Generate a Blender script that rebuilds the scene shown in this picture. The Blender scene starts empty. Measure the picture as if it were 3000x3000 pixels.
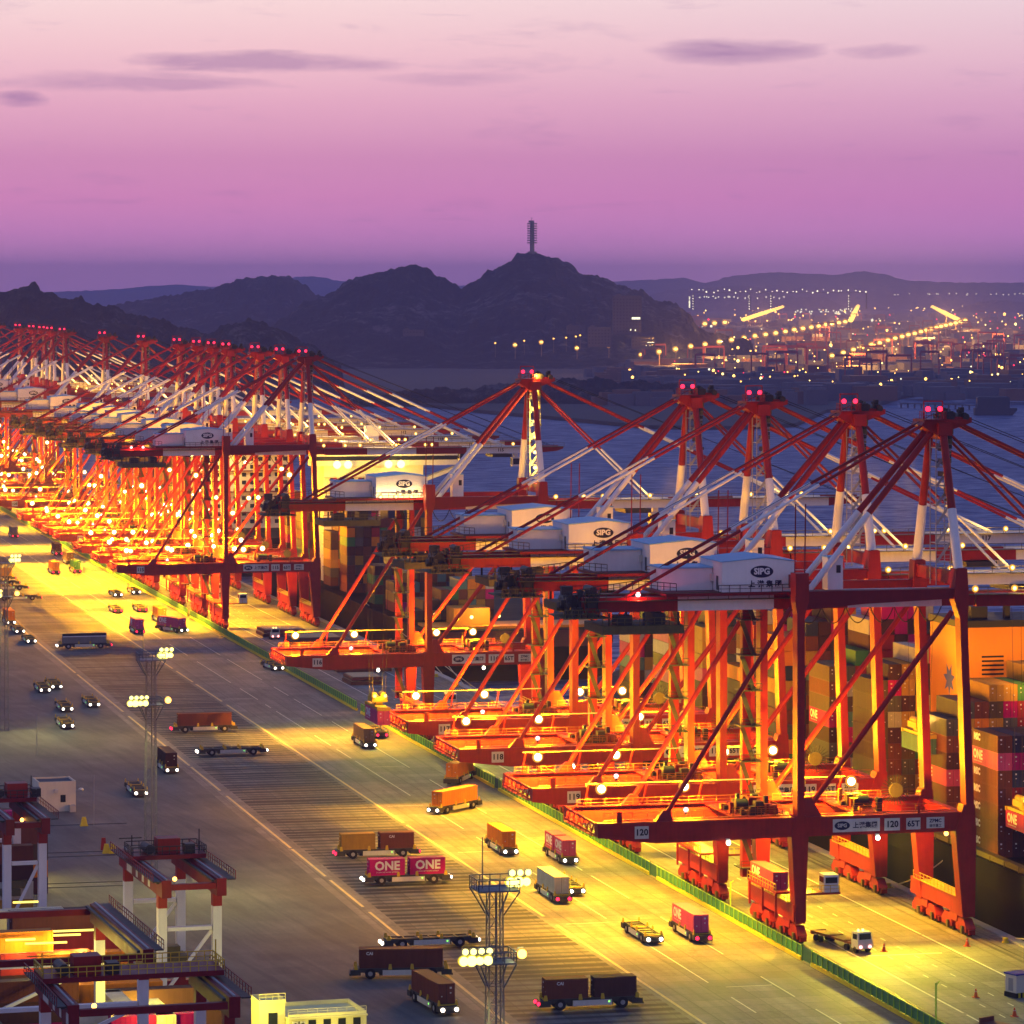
import bpy, math, random
from mathutils import Vector, Matrix
random.seed(7)
R = math.radians
scene = bpy.context.scene
COL = scene.collection

# ------------------------------------------------------------------ camera, sky, exposure
F, ALPHA, CAMH, HORY = 11400.0, math.atan2(2670, 11400), 101.0, 840.0     # long lens on a drone 101 m above the quay
cam = bpy.data.cameras.new('camera'); camo = bpy.data.objects.new('camera', cam); COL.objects.link(camo)
cam.sensor_width = 36.0; cam.lens = F / 3000 * 36
cam.shift_y = -(1500 - HORY) / 3000
cam.clip_start = 5; cam.clip_end = 90000
camo.location = (0, 0, CAMH); camo.rotation_euler = (R(90), 0, -ALPHA)
scene.camera = camo
vs = scene.view_settings
vs.view_transform = 'Standard'; vs.look = 'None'; vs.exposure = 0.0; vs.gamma = 1.0; vs.use_curve_mapping = False
cy = scene.cycles
cy.use_denoising = True
cy.max_bounces = 5; cy.diffuse_bounces = 2; cy.glossy_bounces = 3; cy.transmission_bounces = 2; cy.volume_bounces = 0; cy.transparent_max_bounces = 4
cy.sample_clamp_indirect = 3.0; cy.sample_clamp_direct = 0
cy.caustics_reflective = False; cy.caustics_refractive = False
cy.use_light_tree = True

AZ0 = math.degrees(ALPHA)
def az(px): return AZ0 + math.degrees(math.atan((px - 1500) / F))
def el(py): return math.degrees(math.atan((HORY - py) / F))

world = bpy.data.worlds.new('World'); scene.world = world; world.use_nodes = True
nt = world.node_tree; nt.nodes.clear()
class NT:
    def __init__(s, t): s.t = t
    def n(s, ty, **kw):
        nd = s.t.nodes.new(ty)
        for k, v in kw.items(): setattr(nd, k, v)
        return nd
    def l(s, a, b): s.t.links.new(a, b)
    def m(s, op, a, b=None, c=None, clamp=False):
        nd = s.t.nodes.new('ShaderNodeMath'); nd.operation = op; nd.use_clamp = clamp
        for i, v in enumerate((a, b, c)):
            if v is None: continue
            if isinstance(v, (int, float)): nd.inputs[i].default_value = v
            else: s.t.links.new(v, nd.inputs[i])
        return nd.outputs[0]
    def mixc(s, f, a, b, mode='MIX'):
        nd = s.t.nodes.new('ShaderNodeMix'); nd.data_type = 'RGBA'; nd.blend_type = mode
        for sock, v in ((nd.inputs[0], f), (nd.inputs[6], a), (nd.inputs[7], b)):
            if isinstance(v, (int, float)): sock.default_value = v
            elif isinstance(v, (tuple, list)): sock.default_value = (*v[:3], 1)
            else: s.t.links.new(v, sock)
        return nd.outputs[2]
    def ramp(s, f, stops, interp='LINEAR'):
        nd = s.t.nodes.new('ShaderNodeValToRGB'); cr = nd.color_ramp; cr.interpolation = interp
        while len(cr.elements) < len(stops): cr.elements.new(0.5)
        for e, (p, c) in zip(cr.elements, stops):
            e.position = p; e.color = (*c[:3], 1) if isinstance(c, (tuple, list)) else (c, c, c, 1)
        s.t.links.new(f, nd.inputs[0]); return nd.outputs[0]
    def noise(s, vec, scale, detail=3, rough=.55, dist=0):
        nd = s.t.nodes.new('ShaderNodeTexNoise'); nd.inputs['Scale'].default_value = scale
        nd.inputs['Detail'].default_value = detail; nd.inputs['Roughness'].default_value = rough; nd.inputs['Distortion'].default_value = dist
        if vec is not None: s.t.links.new(vec, nd.inputs['Vector'])
        return nd.outputs[0]
    def xyz(s, x, y, z):
        nd = s.t.nodes.new('ShaderNodeCombineXYZ')
        for i, v in enumerate((x, y, z)):
            if isinstance(v, (int, float)): nd.inputs[i].default_value = v
            else: s.t.links.new(v, nd.inputs[i])
        return nd.outputs[0]
N = NT(nt)
tc = N.n('ShaderNodeTexCoord'); sp = N.n('ShaderNodeSeparateXYZ'); N.l(tc.outputs['Generated'], sp.inputs[0])
elev = N.m('MULTIPLY', N.m('ARCSINE', sp.outputs[2]), 57.29578)
azim = N.m('MULTIPLY', N.m('ARCTAN2', sp.outputs[0], sp.outputs[1]), 57.29578)
# dusk gradient by elevation (degrees, square-root spaced so the band over the horizon has room)
t = N.m('SQRT', N.m('DIVIDE', N.m('MAXIMUM', elev, 0.0), 90.0))
def tp(d): return math.sqrt(max(d, 0) / 90)
SKY = [(0, (.66, .29, .64)), (.35, (.68, .29, .62)), (.8, (.76, .285, .62)), (1.3, (.79, .285, .57)), (1.9, (.76, .31, .54)),
       (2.7, (.89, .45, .60)), (3.5, (1.0, .62, .67)), (4.3, (1.04, .76, .75)), (6.5, (.66, .56, .66)), (11, (.30, .34, .60)), (25, (.18, .26, .55)), (55, (.14, .22, .49)), (90, (.12, .19, .45))]
skyc = N.ramp(t, [(tp(d), c) for d, c in SKY])
# right side of the view is a little cooler and darker than the left
side = N.m('MULTIPLY', N.m('SUBTRACT', azim, az(900)), 1 / 12.0, clamp=True)
skyc = N.mixc(N.m('MULTIPLY', side, .36), skyc, N.mixc(1.0, skyc, (.66, .72, .98), 'MULTIPLY'))
def cloud(px0, px1, py0, py1, scale, seed, lo, hi, dens):
    cx, cyy = (az(px0) + az(px1)) / 2, (el(py0) + el(py1)) / 2
    rx, ry = (az(px1) - az(px0)) / 2, (el(py0) - el(py1)) / 2
    dx = N.m('DIVIDE', N.m('SUBTRACT', azim, cx), rx); dy = N.m('DIVIDE', N.m('SUBTRACT', elev, cyy), ry)
    r2 = N.m('ADD', N.m('MULTIPLY', dx, dx), N.m('MULTIPLY', dy, dy))
    env = N.m('SUBTRACT', 1.0, r2, clamp=True)
    v = N.xyz(N.m('ADD', N.m('MULTIPLY', azim, .42), N.m('MULTIPLY', elev, .25)), N.m('MULTIPLY', elev, 2.3), seed)
    n = N.noise(v, scale, 5, .6, .4)
    return N.m('MULTIPLY', N.m('MULTIPLY', N.m('SUBTRACT', N.m('ADD', N.m('MULTIPLY', env, .55), n), lo), 1 / (hi - lo), clamp=True), dens)
cl = cloud(230, 1250, 138, 225, 1.5, 3.1, .66, 1.02, .55)
for a in ((-120, 900, 218, 278, 1.5, 8.1, .66, 1.0, .42), (900, 1700, 200, 265, 1.5, 4.4, .78, 1.15, .3), (-60, 180, 264, 326, 1.5, 7.7, .62, 1.0, .65), (1850, 2440, 100, 200, 1.3, 1.2, .6, 1.1, .75), (2380, 2780, 120, 185, 1.6, 5.2, .72, 1.15, .5),
          (-100, 700, 190, 290, 1.5, 9.2, .78, 1.15, .4)):
    cl = N.m('MAXIMUM', cl, cloud(*a))
skyc = N.mixc(cl, skyc, (.36, .185, .40))
bg = N.n('ShaderNodeBackground'); bg.inputs['Strength'].default_value = 1.0; N.l(skyc, bg.inputs['Color'])
wo = N.n('ShaderNodeOutputWorld'); N.l(bg.outputs[0], wo.inputs['Surface'])

# ------------------------------------------------------------------ helpers
CA, SA = math.cos(ALPHA), math.sin(ALPHA)
def at_depth(px, py, d):
    r = (px - 1500) / F * d
    return Vector((d * SA + r * CA, d * CA - r * SA, CAMH - (py - HORY) * d / F))
def gnd(px, py, z=0.0):
    return at_depth(px, py, F * (CAMH - z) / (py - HORY))
def proj(X, Y, Z):
    d = Y * CA + X * SA
    return 1500 + F * (X * CA - Y * SA) / d, HORY - F * (Z - CAMH) / d

MATS = {}
def emit(name, col, s):
    m = bpy.data.materials.new(name); m.use_nodes = True; nt = m.node_tree; nt.nodes.clear()
    e = nt.nodes.new('ShaderNodeEmission'); e.inputs[0].default_value = (*col, 1); e.inputs[1].default_value = s
    o = nt.nodes.new('ShaderNodeOutputMaterial'); nt.links.new(e.outputs[0], o.inputs[0])
    m.cycles.emission_sampling = 'NONE'; MATS[name] = m; return m
def paint(name, col, rough=.5, var=.22, scale=.35, metal=0.0, objvar=0.0, streak=True, spec=.2):
    m = bpy.data.materials.new(name); m.use_nodes = True; T = NT(m.node_tree)
    b = m.node_tree.nodes['Principled BSDF']; b.inputs['Roughness'].default_value = rough; b.inputs['Metallic'].default_value = metal; b.inputs['Specular IOR Level'].default_value = spec
    g = T.n('ShaderNodeNewGeometry'); s = T.n('ShaderNodeSeparateXYZ'); T.l(g.outputs['Position'], s.inputs[0])
    n1 = T.noise(g.outputs['Position'], scale, 4)
    f = T.m('MULTIPLY_ADD', n1, 2 * var, 1 - var)
    if streak:
        v = T.xyz(T.m('MULTIPLY', s.outputs[0], 2.2), T.m('MULTIPLY', s.outputs[1], 2.2), T.m('MULTIPLY', s.outputs[2], .18))
        f = T.m('MULTIPLY', f, T.m('MULTIPLY_ADD', T.noise(v, 1.0, 2), var * 1.2, 1 - var * .6))
    if objvar:
        oi = T.n('ShaderNodeObjectInfo'); f = T.m('MULTIPLY', f, T.m('MULTIPLY_ADD', oi.outputs['Random'], 2 * objvar, 1 - objvar))
    T.l(T.mixc(1.0, col, T.xyz(f, f, f), 'MULTIPLY'), b.inputs['Base Color'])
    T.l(T.m('MULTIPLY_ADD', n1, .25, rough - .12, clamp=True), b.inputs['Roughness'])
    MATS[name] = m; return m

RED = paint('crane red paint', (.26, .016, .012), .45, .38, .5, spec=.22)
DRED = paint('dark red paint', (.16, .008, .011), .45, .35, .5, spec=.2)
WHITE = paint('white paint', (.68, .68, .70), .45, .12)
ROOFB = paint('pale blue roof sheet', (.20, .42, .66), .45, .12)
NAVY = paint('navy sign', (.012, .016, .05), .4, .1)
BLACK = paint('black', (.012, .012, .014), .5, .2)
DARK = paint('dark steel machinery', (.035, .032, .03), .5, .4, 1.5)
OLIVE = paint('olive steel platform', (.10, .085, .03), .55, .4, 1.2)
RAILY = paint('yellow handrail', (.55, .36, .03), .5, .2)
GREY = paint('galvanised steel', (.30, .30, .31), .45, .2)
LGREY = paint('light grey panel', (.55, .54, .50), .5, .2)
TYRE = paint('tyre rubber', (.018, .018, .018), .85, .2)
AGVD = paint('carrier frame dark', (.045, .045, .038), .5, .3, 1.0)
AGVY = paint('carrier yellow guide', (.50, .33, .02), .5, .25)
GLASS = paint('dark window', (.02, .025, .03), .15, .1, streak=False)
GREENF = paint('green fence paint', (.06, .22, .07), .5, .25)
KERBY = paint('yellow kerb paint', (.62, .50, .02), .6, .3, .8)
ORANGE = paint('orange ship paint', (.62, .22, .006), .5, .12, .1)
HULL = paint('black hull paint', (.007, .007, .008), .55, .35, .12, spec=.03)
BOOT = paint('brown hull', (.16, .05, .03), .55, .3, .2)
CREAM = paint('cream wall', (.62, .58, .46), .6, .12, .5)
YELB = paint('yellow white wall', (.72, .68, .34), .6, .12, .5)
TAN = paint('tan hatch cover', (.42, .33, .20), .6, .25, .4)
RAILD = paint('sill handrail', (.24, .075, .012), .5, .25)
STONEM = paint('pale concrete', (.42, .40, .36), .8, .2, .4)
ROPE = paint('mooring rope', (.55, .50, .33), .8, .2)
E_WARM = emit('lamp warm white', (1, .88, .60), 14)
E_HALO = emit('lamp halo disc', (1, .46, .05), 1.0)  # flat glowing disc that paints a halo behind each lamp bulb
E_MAST = emit('mast lamp yellow', (1, .92, .26), 3.0)
E_MHALO = emit('mast lamp halo disc', (1, .80, .05), .9)  # yellower halo painted as a glowing disc behind the mast bulbs
E_RED = emit('red lamp', (1, .02, .06), 4)
E_REDW = emit('red white lamp', (1, .30, .30), 7)
E_HEAD = emit('head lamp', (1, .86, .70), 9)
E_ORNG = emit('sodium lamp', (1, .50, .09), 6)
E_YEL = emit('yellow lamp', (1, .70, .20), 5)
E_GRN = emit('green lamp', (.2, 1, .1), 4)
E_WIN = emit('lit window', (1, .95, .62), 2.0)
E_EDGEGLOW = emit('glow for lit box edges', (1, .72, .12), 2.5)  # glow put on strips to stand for lit box edges, not a lamp

class MB:
    def __init__(s): s.v = []; s.f = []; s.m = []; s.sm = []
    def add(s, vs, fs, m=0, smooth=False):
        b = len(s.v); s.v += [tuple(v) for v in vs]
        for f in fs: s.f.append([b + i for i in f]); s.m.append(m); s.sm.append(smooth)
        return s
    def box(s, x0, x1, y0, y1, z0, z1, m=0):
        return s.hexa([(x0, y0, z0), (x1, y0, z0), (x1, y1, z0), (x0, y1, z0), (x0, y0, z1), (x1, y0, z1), (x1, y1, z1), (x0, y1, z1)], m)
    def hexa(s, p, m=0):
        return s.add(p, [(3, 2, 1, 0), (4, 5, 6, 7), (0, 1, 5, 4), (1, 2, 6, 5), (2, 3, 7, 6), (3, 0, 4, 7)], m)
    def fr(s, z0, r0, z1, r1, m=0):      # frustum between two rectangles (x0,x1,y0,y1)
        a, b, c, d = r0; e, f, g, h = r1
        return s.hexa([(a, c, z0), (b, c, z0), (b, d, z0), (a, d, z0), (e, g, z1), (f, g, z1), (f, h, z1), (e, h, z1)], m)
    def beam(s, p, q, w, h, m=0):
        p, q = Vector(p), Vector(q); d = (q - p).normalized()
        up = Vector((0, 0, 1)) if abs(d.z) < .95 else Vector((1, 0, 0))
        a = d.cross(up).normalized() * w / 2; b = a.cross(d).normalized() * h / 2
        return s.hexa([p - a - b, p + a - b, q + a - b, q - a - b, p - a + b, p + a + b, q + a + b, q - a + b], m)
    def tube(s, p, q, r, n=8, m=0, r2=None, cap=True):
        p, q = Vector(p), Vector(q); r2 = r if r2 is None else r2
        d = (q - p).normalized(); up = Vector((0, 0, 1)) if abs(d.z) < .95 else Vector((1, 0, 0))
        a = d.cross(up).normalized(); b = a.cross(d)
        c = [(a * math.cos(2 * math.pi * i / n) + b * math.sin(2 * math.pi * i / n)) for i in range(n)]
        s.add([p + k * r for k in c] + [q + k * r2 for k in c], [(i, (i + 1) % n, n + (i + 1) % n, n + i) for i in range(n)], m, n > 4)
        if cap: s.add([p + k * r for k in c] + [q + k * r2 for k in c], [tuple(range(n))[::-1], tuple(range(n, 2 * n))], m)
        return s
    def path(s, pts, r, n=5, m=0):
        for a, b in zip(pts, pts[1:]): s.tube(a, b, r, n, m)
        return s
    def ball(s, c, r, m=0, n=10, k=6, sz=1.0):
        c = Vector(c); vs = []; fs = []
        for i in range(k + 1):
            t = math.pi * i / k
            for j in range(n):
                a = 2 * math.pi * j / n; vs.append(c + Vector((r * math.sin(t) * math.cos(a), r * math.sin(t) * math.sin(a), r * sz * math.cos(t))))
        for i in range(k):
            for j in range(n): fs.append((i * n + j, (i + 1) * n + j, (i + 1) * n + (j + 1) % n, i * n + (j + 1) % n))
        return s.add(vs, fs, m, True)
    def prism_xz(s, poly, y0, y1, m=0):
        n = len(poly)
        return s.add([(x, y0, z) for x, z in poly] + [(x, y1, z) for x, z in poly],
                     [tuple(range(n)), tuple(range(n, 2 * n))[::-1]] + [(i, n + i, n + (i + 1) % n, (i + 1) % n) for i in range(n)], m)
    def prism_xy(s, poly, z0, z1, m=0):
        n = len(poly)
        return s.add([(x, y, z0) for x, y in poly] + [(x, y, z1) for x, y in poly],
                     [tuple(range(n))[::-1], tuple(range(n, 2 * n))] + [(i, (i + 1) % n, n + (i + 1) % n, n + i) for i in range(n)], m)
    def rail(s, pts, h=1.1, step=1.6, r=.045, m=0):     # handrail along a polyline of deck points
        for a, b in zip(pts, pts[1:]):
            a, b = Vector(a), Vector(b); L = (b - a).length; k = max(1, int(L / step)); u = Vector((0, 0, h))
            s.beam(a + u, b + u, r * 2, r * 2, m); s.beam(a + u * .5, b + u * .5, r * 1.4, r * 1.4, m)
            for i in range(k + 1):
                p = a.lerp(b, i / k); s.beam(p, p + u, r * 1.6, r * 1.6, m)
        return s
    def text(s, body, size, M, m=0, bold=.0, depth=.01):
        vs, fs = text_geo(body, bold, depth)
        return s.add([M @ (Vector(v) * size) for v in vs], fs, m)
    def build(s, name, mats, parent=None, loc=None):
        me = bpy.data.meshes.new(name); me.from_pydata(s.v, [], s.f)
        if not isinstance(mats, (list, tuple)): mats = [mats]
        for k in mats: me.materials.append(k)
        me.polygons.foreach_set('material_index', s.m); me.polygons.foreach_set('use_smooth', s.sm); me.update()
        o = bpy.data.objects.new(name, me); COL.objects.link(o)
        if parent is not None: o.parent = parent
        if loc is not None: o.location = loc
        return o
TXT = {}
def text_geo(body, bold, depth):
    k = (body, bold, depth)
    if k not in TXT:
        c = bpy.data.curves.new('lettering', 'FONT'); c.body = body; c.offset = bold; c.extrude = depth; c.align_x = 'CENTER'; c.align_y = 'CENTER'; c.resolution_u = 2
        o = bpy.data.objects.new('lettering', c); COL.objects.link(o)
        dg = bpy.context.evaluated_depsgraph_get(); dg.update(); me = bpy.data.meshes.new_from_object(o.evaluated_get(dg))
        TXT[k] = ([tuple(v.co) for v in me.vertices], [tuple(p.vertices) for p in me.polygons])
        bpy.data.objects.remove(o); bpy.data.curves.remove(c); bpy.data.meshes.remove(me)
    return TXT[k]
def face_m(loc, d='-y'):       # matrix that stands text up facing a side
    return {'-y': Matrix.Translation(loc) @ Matrix.Rotation(R(90), 4, 'X'),
            '+y': Matrix.Translation(loc) @ Matrix.Rotation(R(180), 4, 'Z') @ Matrix.Rotation(R(90), 4, 'X'),
            '-x': Matrix.Translation(loc) @ Matrix.Rotation(R(-90), 4, 'Z') @ Matrix.Rotation(R(90), 4, 'X'),
            '+x': Matrix.Translation(loc) @ Matrix.Rotation(R(90), 4, 'Z') @ Matrix.Rotation(R(90), 4, 'X')}[d]
def tag(o, label, cat, group=None):
    o['label'] = label; o['category'] = cat
    if group: o['group'] = group
    elif 'group' in o: del o['group']
    return o
def empty(name, loc, label, cat, group=None, rz=0.0):
    o = bpy.data.objects.new(name, None); COL.objects.link(o); o.location = loc; o.rotation_euler.z = rz
    o.empty_display_size = .1
    return tag(o, label, cat, group)
def struct(o): o['kind'] = 'structure'; return o
def stuff(o, label=None, cat=None):
    o['kind'] = 'stuff'
    if label: o['label'] = label; o['category'] = cat
    return o
def dup(o, parent=None):
    c = o.copy(); COL.objects.link(c)
    if parent is not None: c.parent = parent
    for ch in o.children: dup(ch, c)
    return c
def spot(name, loc, target, power, col, ang, blend=.6, rad=.5, parent=None):
    l = bpy.data.lights.new(name, 'SPOT'); l.energy = power; l.color = col; l.spot_size = R(ang); l.spot_blend = blend; l.shadow_soft_size = rad
    o = bpy.data.objects.new(name, l); COL.objects.link(o); o.location = loc
    o.rotation_euler = (Vector(target) - Vector(loc)).to_track_quat('-Z', 'Y').to_euler()
    if parent is not None: o.parent = parent
    return o
def point(name, loc, power, col, rad=.4, parent=None):
    l = bpy.data.lights.new(name, 'POINT'); l.energy = power; l.color = col; l.shadow_soft_size = rad
    o = bpy.data.objects.new(name, l); COL.objects.link(o); o.location = loc
    if parent is not None: o.parent = parent
    return o
ORD = ['zeroth', 'first', 'second', 'third', 'fourth', 'fifth', 'sixth', 'seventh', 'eighth', 'ninth', 'tenth', 'eleventh', 'twelfth', 'thirteenth', 'fourteenth', 'fifteenth',
       'sixteenth', 'seventeenth', 'eighteenth', 'nineteenth', 'twentieth', 'twenty-first', 'twenty-second', 'twenty-third', 'twenty-fourth', 'twenty-fifth', 'twenty-sixth']

# ------------------------------------------------------------------ setting: water, quay, hills
def mat_nodes(name):
    m = bpy.data.materials.new(name); m.use_nodes = True; return m, NT(m.node_tree), m.node_tree.nodes['Principled BSDF']
m, T, b = mat_nodes('sea water')
b.inputs['Base Color'].default_value = (.008, .017, .070, 1); b.inputs['Roughness'].default_value = .25; b.inputs['IOR'].default_value = 1.33
g = T.n('ShaderNodeNewGeometry'); s = T.n('ShaderNodeSeparateXYZ'); T.l(g.outputs['Position'], s.inputs[0])
v = T.xyz(T.m('MULTIPLY', s.outputs[0], .045), T.m('MULTIPLY', s.outputs[1], .11), 0)
n = T.m('ADD', T.noise(v, 1.0, 4, .6), T.m('MULTIPLY', T.noise(g.outputs['Position'], .35, 3, .6), .35))
bp = T.n('ShaderNodeBump'); bp.inputs['Strength'].default_value = 1.0; bp.inputs['Distance'].default_value = 4.0
T.l(n, bp.inputs['Height']); T.l(bp.outputs[0], b.inputs['Normal'])
T.l(T.m('MULTIPLY', T.m('SUBTRACT', T.noise(T.xyz(T.m('MULTIPLY', s.outputs[0], .05), T.m('MULTIPLY', s.outputs[1], .16), 3.0), 1.0, 5, .65), .34), 1.5, clamp=True), wf := T.n('ShaderNodeMixShader').inputs[0])
mx = wf.node; df = T.n('ShaderNodeBsdfDiffuse'); df.inputs[0].default_value = (.045, .060, .145, 1); gl = T.n('ShaderNodeBsdfGlossy'); gl.inputs[0].default_value = (.62, .70, .95, 1); gl.inputs[1].default_value = .28
T.l(bp.outputs[0], gl.inputs['Normal']); T.l(bp.outputs[0], df.inputs['Normal']); T.l(df.outputs[0], mx.inputs[1]); T.l(gl.outputs[0], mx.inputs[2]); T.l(mx.outputs[0], m.node_tree.nodes['Material Output'].inputs[0])
SEA = m
o = struct(MB().add([(-19900, -280, -6), (19900, -280, -6), (19900, 20700, -6), (-19900, 20700, -6)], [(0, 1, 2, 3)]).build('sea', SEA))

# concrete apron: joints, tyre marks along the lanes, dark streaks across the buffer bays
m, T, b = mat_nodes('apron concrete')
g = T.n('ShaderNodeNewGeometry'); s = T.n('ShaderNodeSeparateXYZ'); T.l(g.outputs['Position'], s.inputs[0]); X, Y = s.outputs[0], s.outputs[1]
P = g.outputs['Position']
base = T.m('MULTIPLY_ADD', T.noise(P, .035, 4), .16, .075)
base = T.m('ADD', base, T.m('MULTIPLY_ADD', T.noise(P, 1.4, 3), .10, -.05))
wn = T.n('ShaderNodeTexWhiteNoise'); T.l(T.xyz(T.m('FLOOR', T.m('DIVIDE', X, 5.0)), T.m('FLOOR', T.m('DIVIDE', Y, 5.0)), 0), wn.inputs[0])
base = T.m('MULTIPLY', base, T.m('MULTIPLY_ADD', wn.outputs[0], .40, .80))
base = T.m('MULTIPLY', base, T.m('MULTIPLY_ADD', T.noise(P, 7.0, 2), .8, .6))
base = T.m('MULTIPLY', base, T.m('SUBTRACT', 1.0, T.m('MULTIPLY', T.m('SUBTRACT', T.noise(T.xyz(T.m('MULTIPLY', X, .35), T.m('MULTIPLY', Y, .12), 2.0), 1.0, 5, .7), .56), 3.2, clamp=True)))
lanes = T.noise(T.xyz(T.m('MULTIPLY', X, .55), T.m('MULTIPLY', Y, .012), 0), 1.0, 4, .65)
base = T.m('MULTIPLY', base, T.m('MULTIPLY_ADD', lanes, 1.5, .25))
def lines(c, pitch, w):     # thin lines every pitch metres
    f = T.m('ABSOLUTE', T.m('SUBTRACT', T.m('FRACT', T.m('DIVIDE', c, pitch)), .5)); return T.m('LESS_THAN', T.m('SUBTRACT', .5, f), w / pitch / 2)
joint = T.m('MAXIMUM', lines(X, 5.0, .22), lines(Y, 5.0, .26))
base = T.m('MULTIPLY', base, T.m('SUBTRACT', 1.0, T.m('MULTIPLY', joint, .42)))
inb = T.m('MULTIPLY', T.m('GREATER_THAN', X, 122.8), T.m('LESS_THAN', X, 146.2))
bayf = T.m('ABSOLUTE', T.m('SUBTRACT', T.m('FRACT', T.m('DIVIDE', T.m('ADD', Y, T.m('MULTIPLY', T.noise(T.xyz(0, T.m('MULTIPLY', Y, .11), 0), 1.0, 2), 5.0)), 3.7)), .5))
wb = T.n('ShaderNodeTexWhiteNoise'); wb.noise_dimensions = '1D'; T.l(T.m('FLOOR', T.m('DIVIDE', Y, 3.7)), wb.inputs['W'])
streak = T.m('MULTIPLY', T.m('MULTIPLY', T.m('SUBTRACT', T.m('MULTIPLY_ADD', wb.outputs[0], .22, .20), bayf), 9.0, clamp=True), T.m('MULTIPLY_ADD', wb.outputs[0], .7, .45, clamp=True))
sn = T.noise(T.xyz(T.m('MULTIPLY', X, .16), T.m('MULTIPLY', Y, 1.1), 0), 1.0, 4, .7)
streak = T.m('MULTIPLY', streak, T.m('MULTIPLY', T.m('SUBTRACT', sn, .24), 6.0, clamp=True))
base = T.m('MULTIPLY', base, T.m('SUBTRACT', 1.0, T.m('MULTIPLY', T.m('MULTIPLY', streak, inb), 1.25, clamp=True)))
base = T.m('MULTIPLY', base, T.m('SUBTRACT', 1.0, T.m('MULTIPLY', inb, .22)))
T.l(T.mixc(1.0, (1.0, .93, .80), T.xyz(base, base, base), 'MULTIPLY'), b.inputs['Base Color']); b.inputs['Roughness'].default_value = .75
APRON = m
struct(MB().box(-420, 213, 60, 3200, -12, 0).build('quay_apron', APRON))
struct(MB().box(211.6, 213.3, 300, 3200, -.3, .28).build('quay_kerb', STONEM))
# yard ground inland is darker asphalt
m, T, b = mat_nodes('yard asphalt')
g = T.n('ShaderNodeNewGeometry'); P = g.outputs['Position']; s = T.n('ShaderNodeSeparateXYZ'); T.l(P, s.inputs[0]); X, Y = s.outputs[0], s.outputs[1]
base = T.m('MULTIPLY_ADD', T.noise(P, .06, 4), .11, .03)
base = T.m('ADD', base, T.m('MULTIPLY_ADD', T.noise(P, 1.8, 3), .05, -.025))
wn = T.n('ShaderNodeTexWhiteNoise'); T.l(T.xyz(T.m('FLOOR', T.m('DIVIDE', X, 6.0)), T.m('FLOOR', T.m('DIVIDE', Y, 6.0)), 0), wn.inputs[0])
base = T.m('MULTIPLY', base, T.m('MULTIPLY_ADD', wn.outputs[0], .22, .89))
base = T.m('MULTIPLY', base, T.m('MULTIPLY_ADD', T.noise(P, 7.0, 2), .9, .55))
arcs = T.noise(T.xyz(T.m('MULTIPLY', T.m('ADD', X, T.m('MULTIPLY', Y, .12)), .30), T.m('MULTIPLY', Y, .02), 0), 1.0, 5, .7, .6)
base = T.m('MULTIPLY', base, T.m('MULTIPLY_ADD', arcs, 1.9, .12))
T.l(T.mixc(1.0, (1.0, .96, .86), T.xyz(base, base, base), 'MULTIPLY'), b.inputs['Base Color']); b.inputs['Roughness'].default_value = .8
struct(MB().add([(-420, 60, .004), (118.5, 60, .004), (118.5, 3200, .004), (-420, 3200, .004)], [(0, 1, 2, 3)]).build('yard_road', m))

LINEY = paint('worn yellow line', (.62, .50, .22), .7, .35, .4, streak=False)
LINEW = paint('worn white line', (.62, .60, .52), .7, .4, .5, streak=False)
mk = MB()
def strip(x0, x1, y0, y1, m=0, z=.008): mk.add([(x0, y0, z), (x1, y0, z), (x1, y1, z), (x0, y1, z)], [(0, 1, 2, 3)], m)
for x, w, mm in ((120.9, .5, 0), (147.3, .5, 0), (156.5, .22, 1), (165.4, .22, 1), (184.5, .3, 1), (200.5, .3, 1)):
    y = 330
    while y < 1900:
        L = random.uniform(25, 140) if mm == 0 or x > 180 else random.uniform(8, 60)
        strip(x - w / 2, x + w / 2, y, y + L, mm); y += L + (random.uniform(0, 2) if x > 180 else random.uniform(1, 25) * (.4 if mm == 0 else 1))
for x in (189, 193.2):
    for k in range(150): strip(x - .1, x + .1, 420 + k * 8, 422.4 + k * 8, 1)
for k in range(16):
    y = 470 + k * 67 + random.uniform(-8, 8); x = random.choice((149, 158, 167)); strip(x, x + 7, y, y + .25, 1)
    strip(186, 198, y + 20, y + 20.5, 1)
struct(mk.build('lane_markings', [LINEY, LINEW]))
# crane rails set in the ground
RAILM = paint('rail slot', (.05, .045, .04), .5, .3)
struct(MB().box(179.7, 180.0, 300, 2200, 0, .05).box(208.3, 208.6, 300, 2200, 0, .05).box(206.9, 207.5, 300, 2200, 0, .015).build('crane_rail', RAILM))

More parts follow.
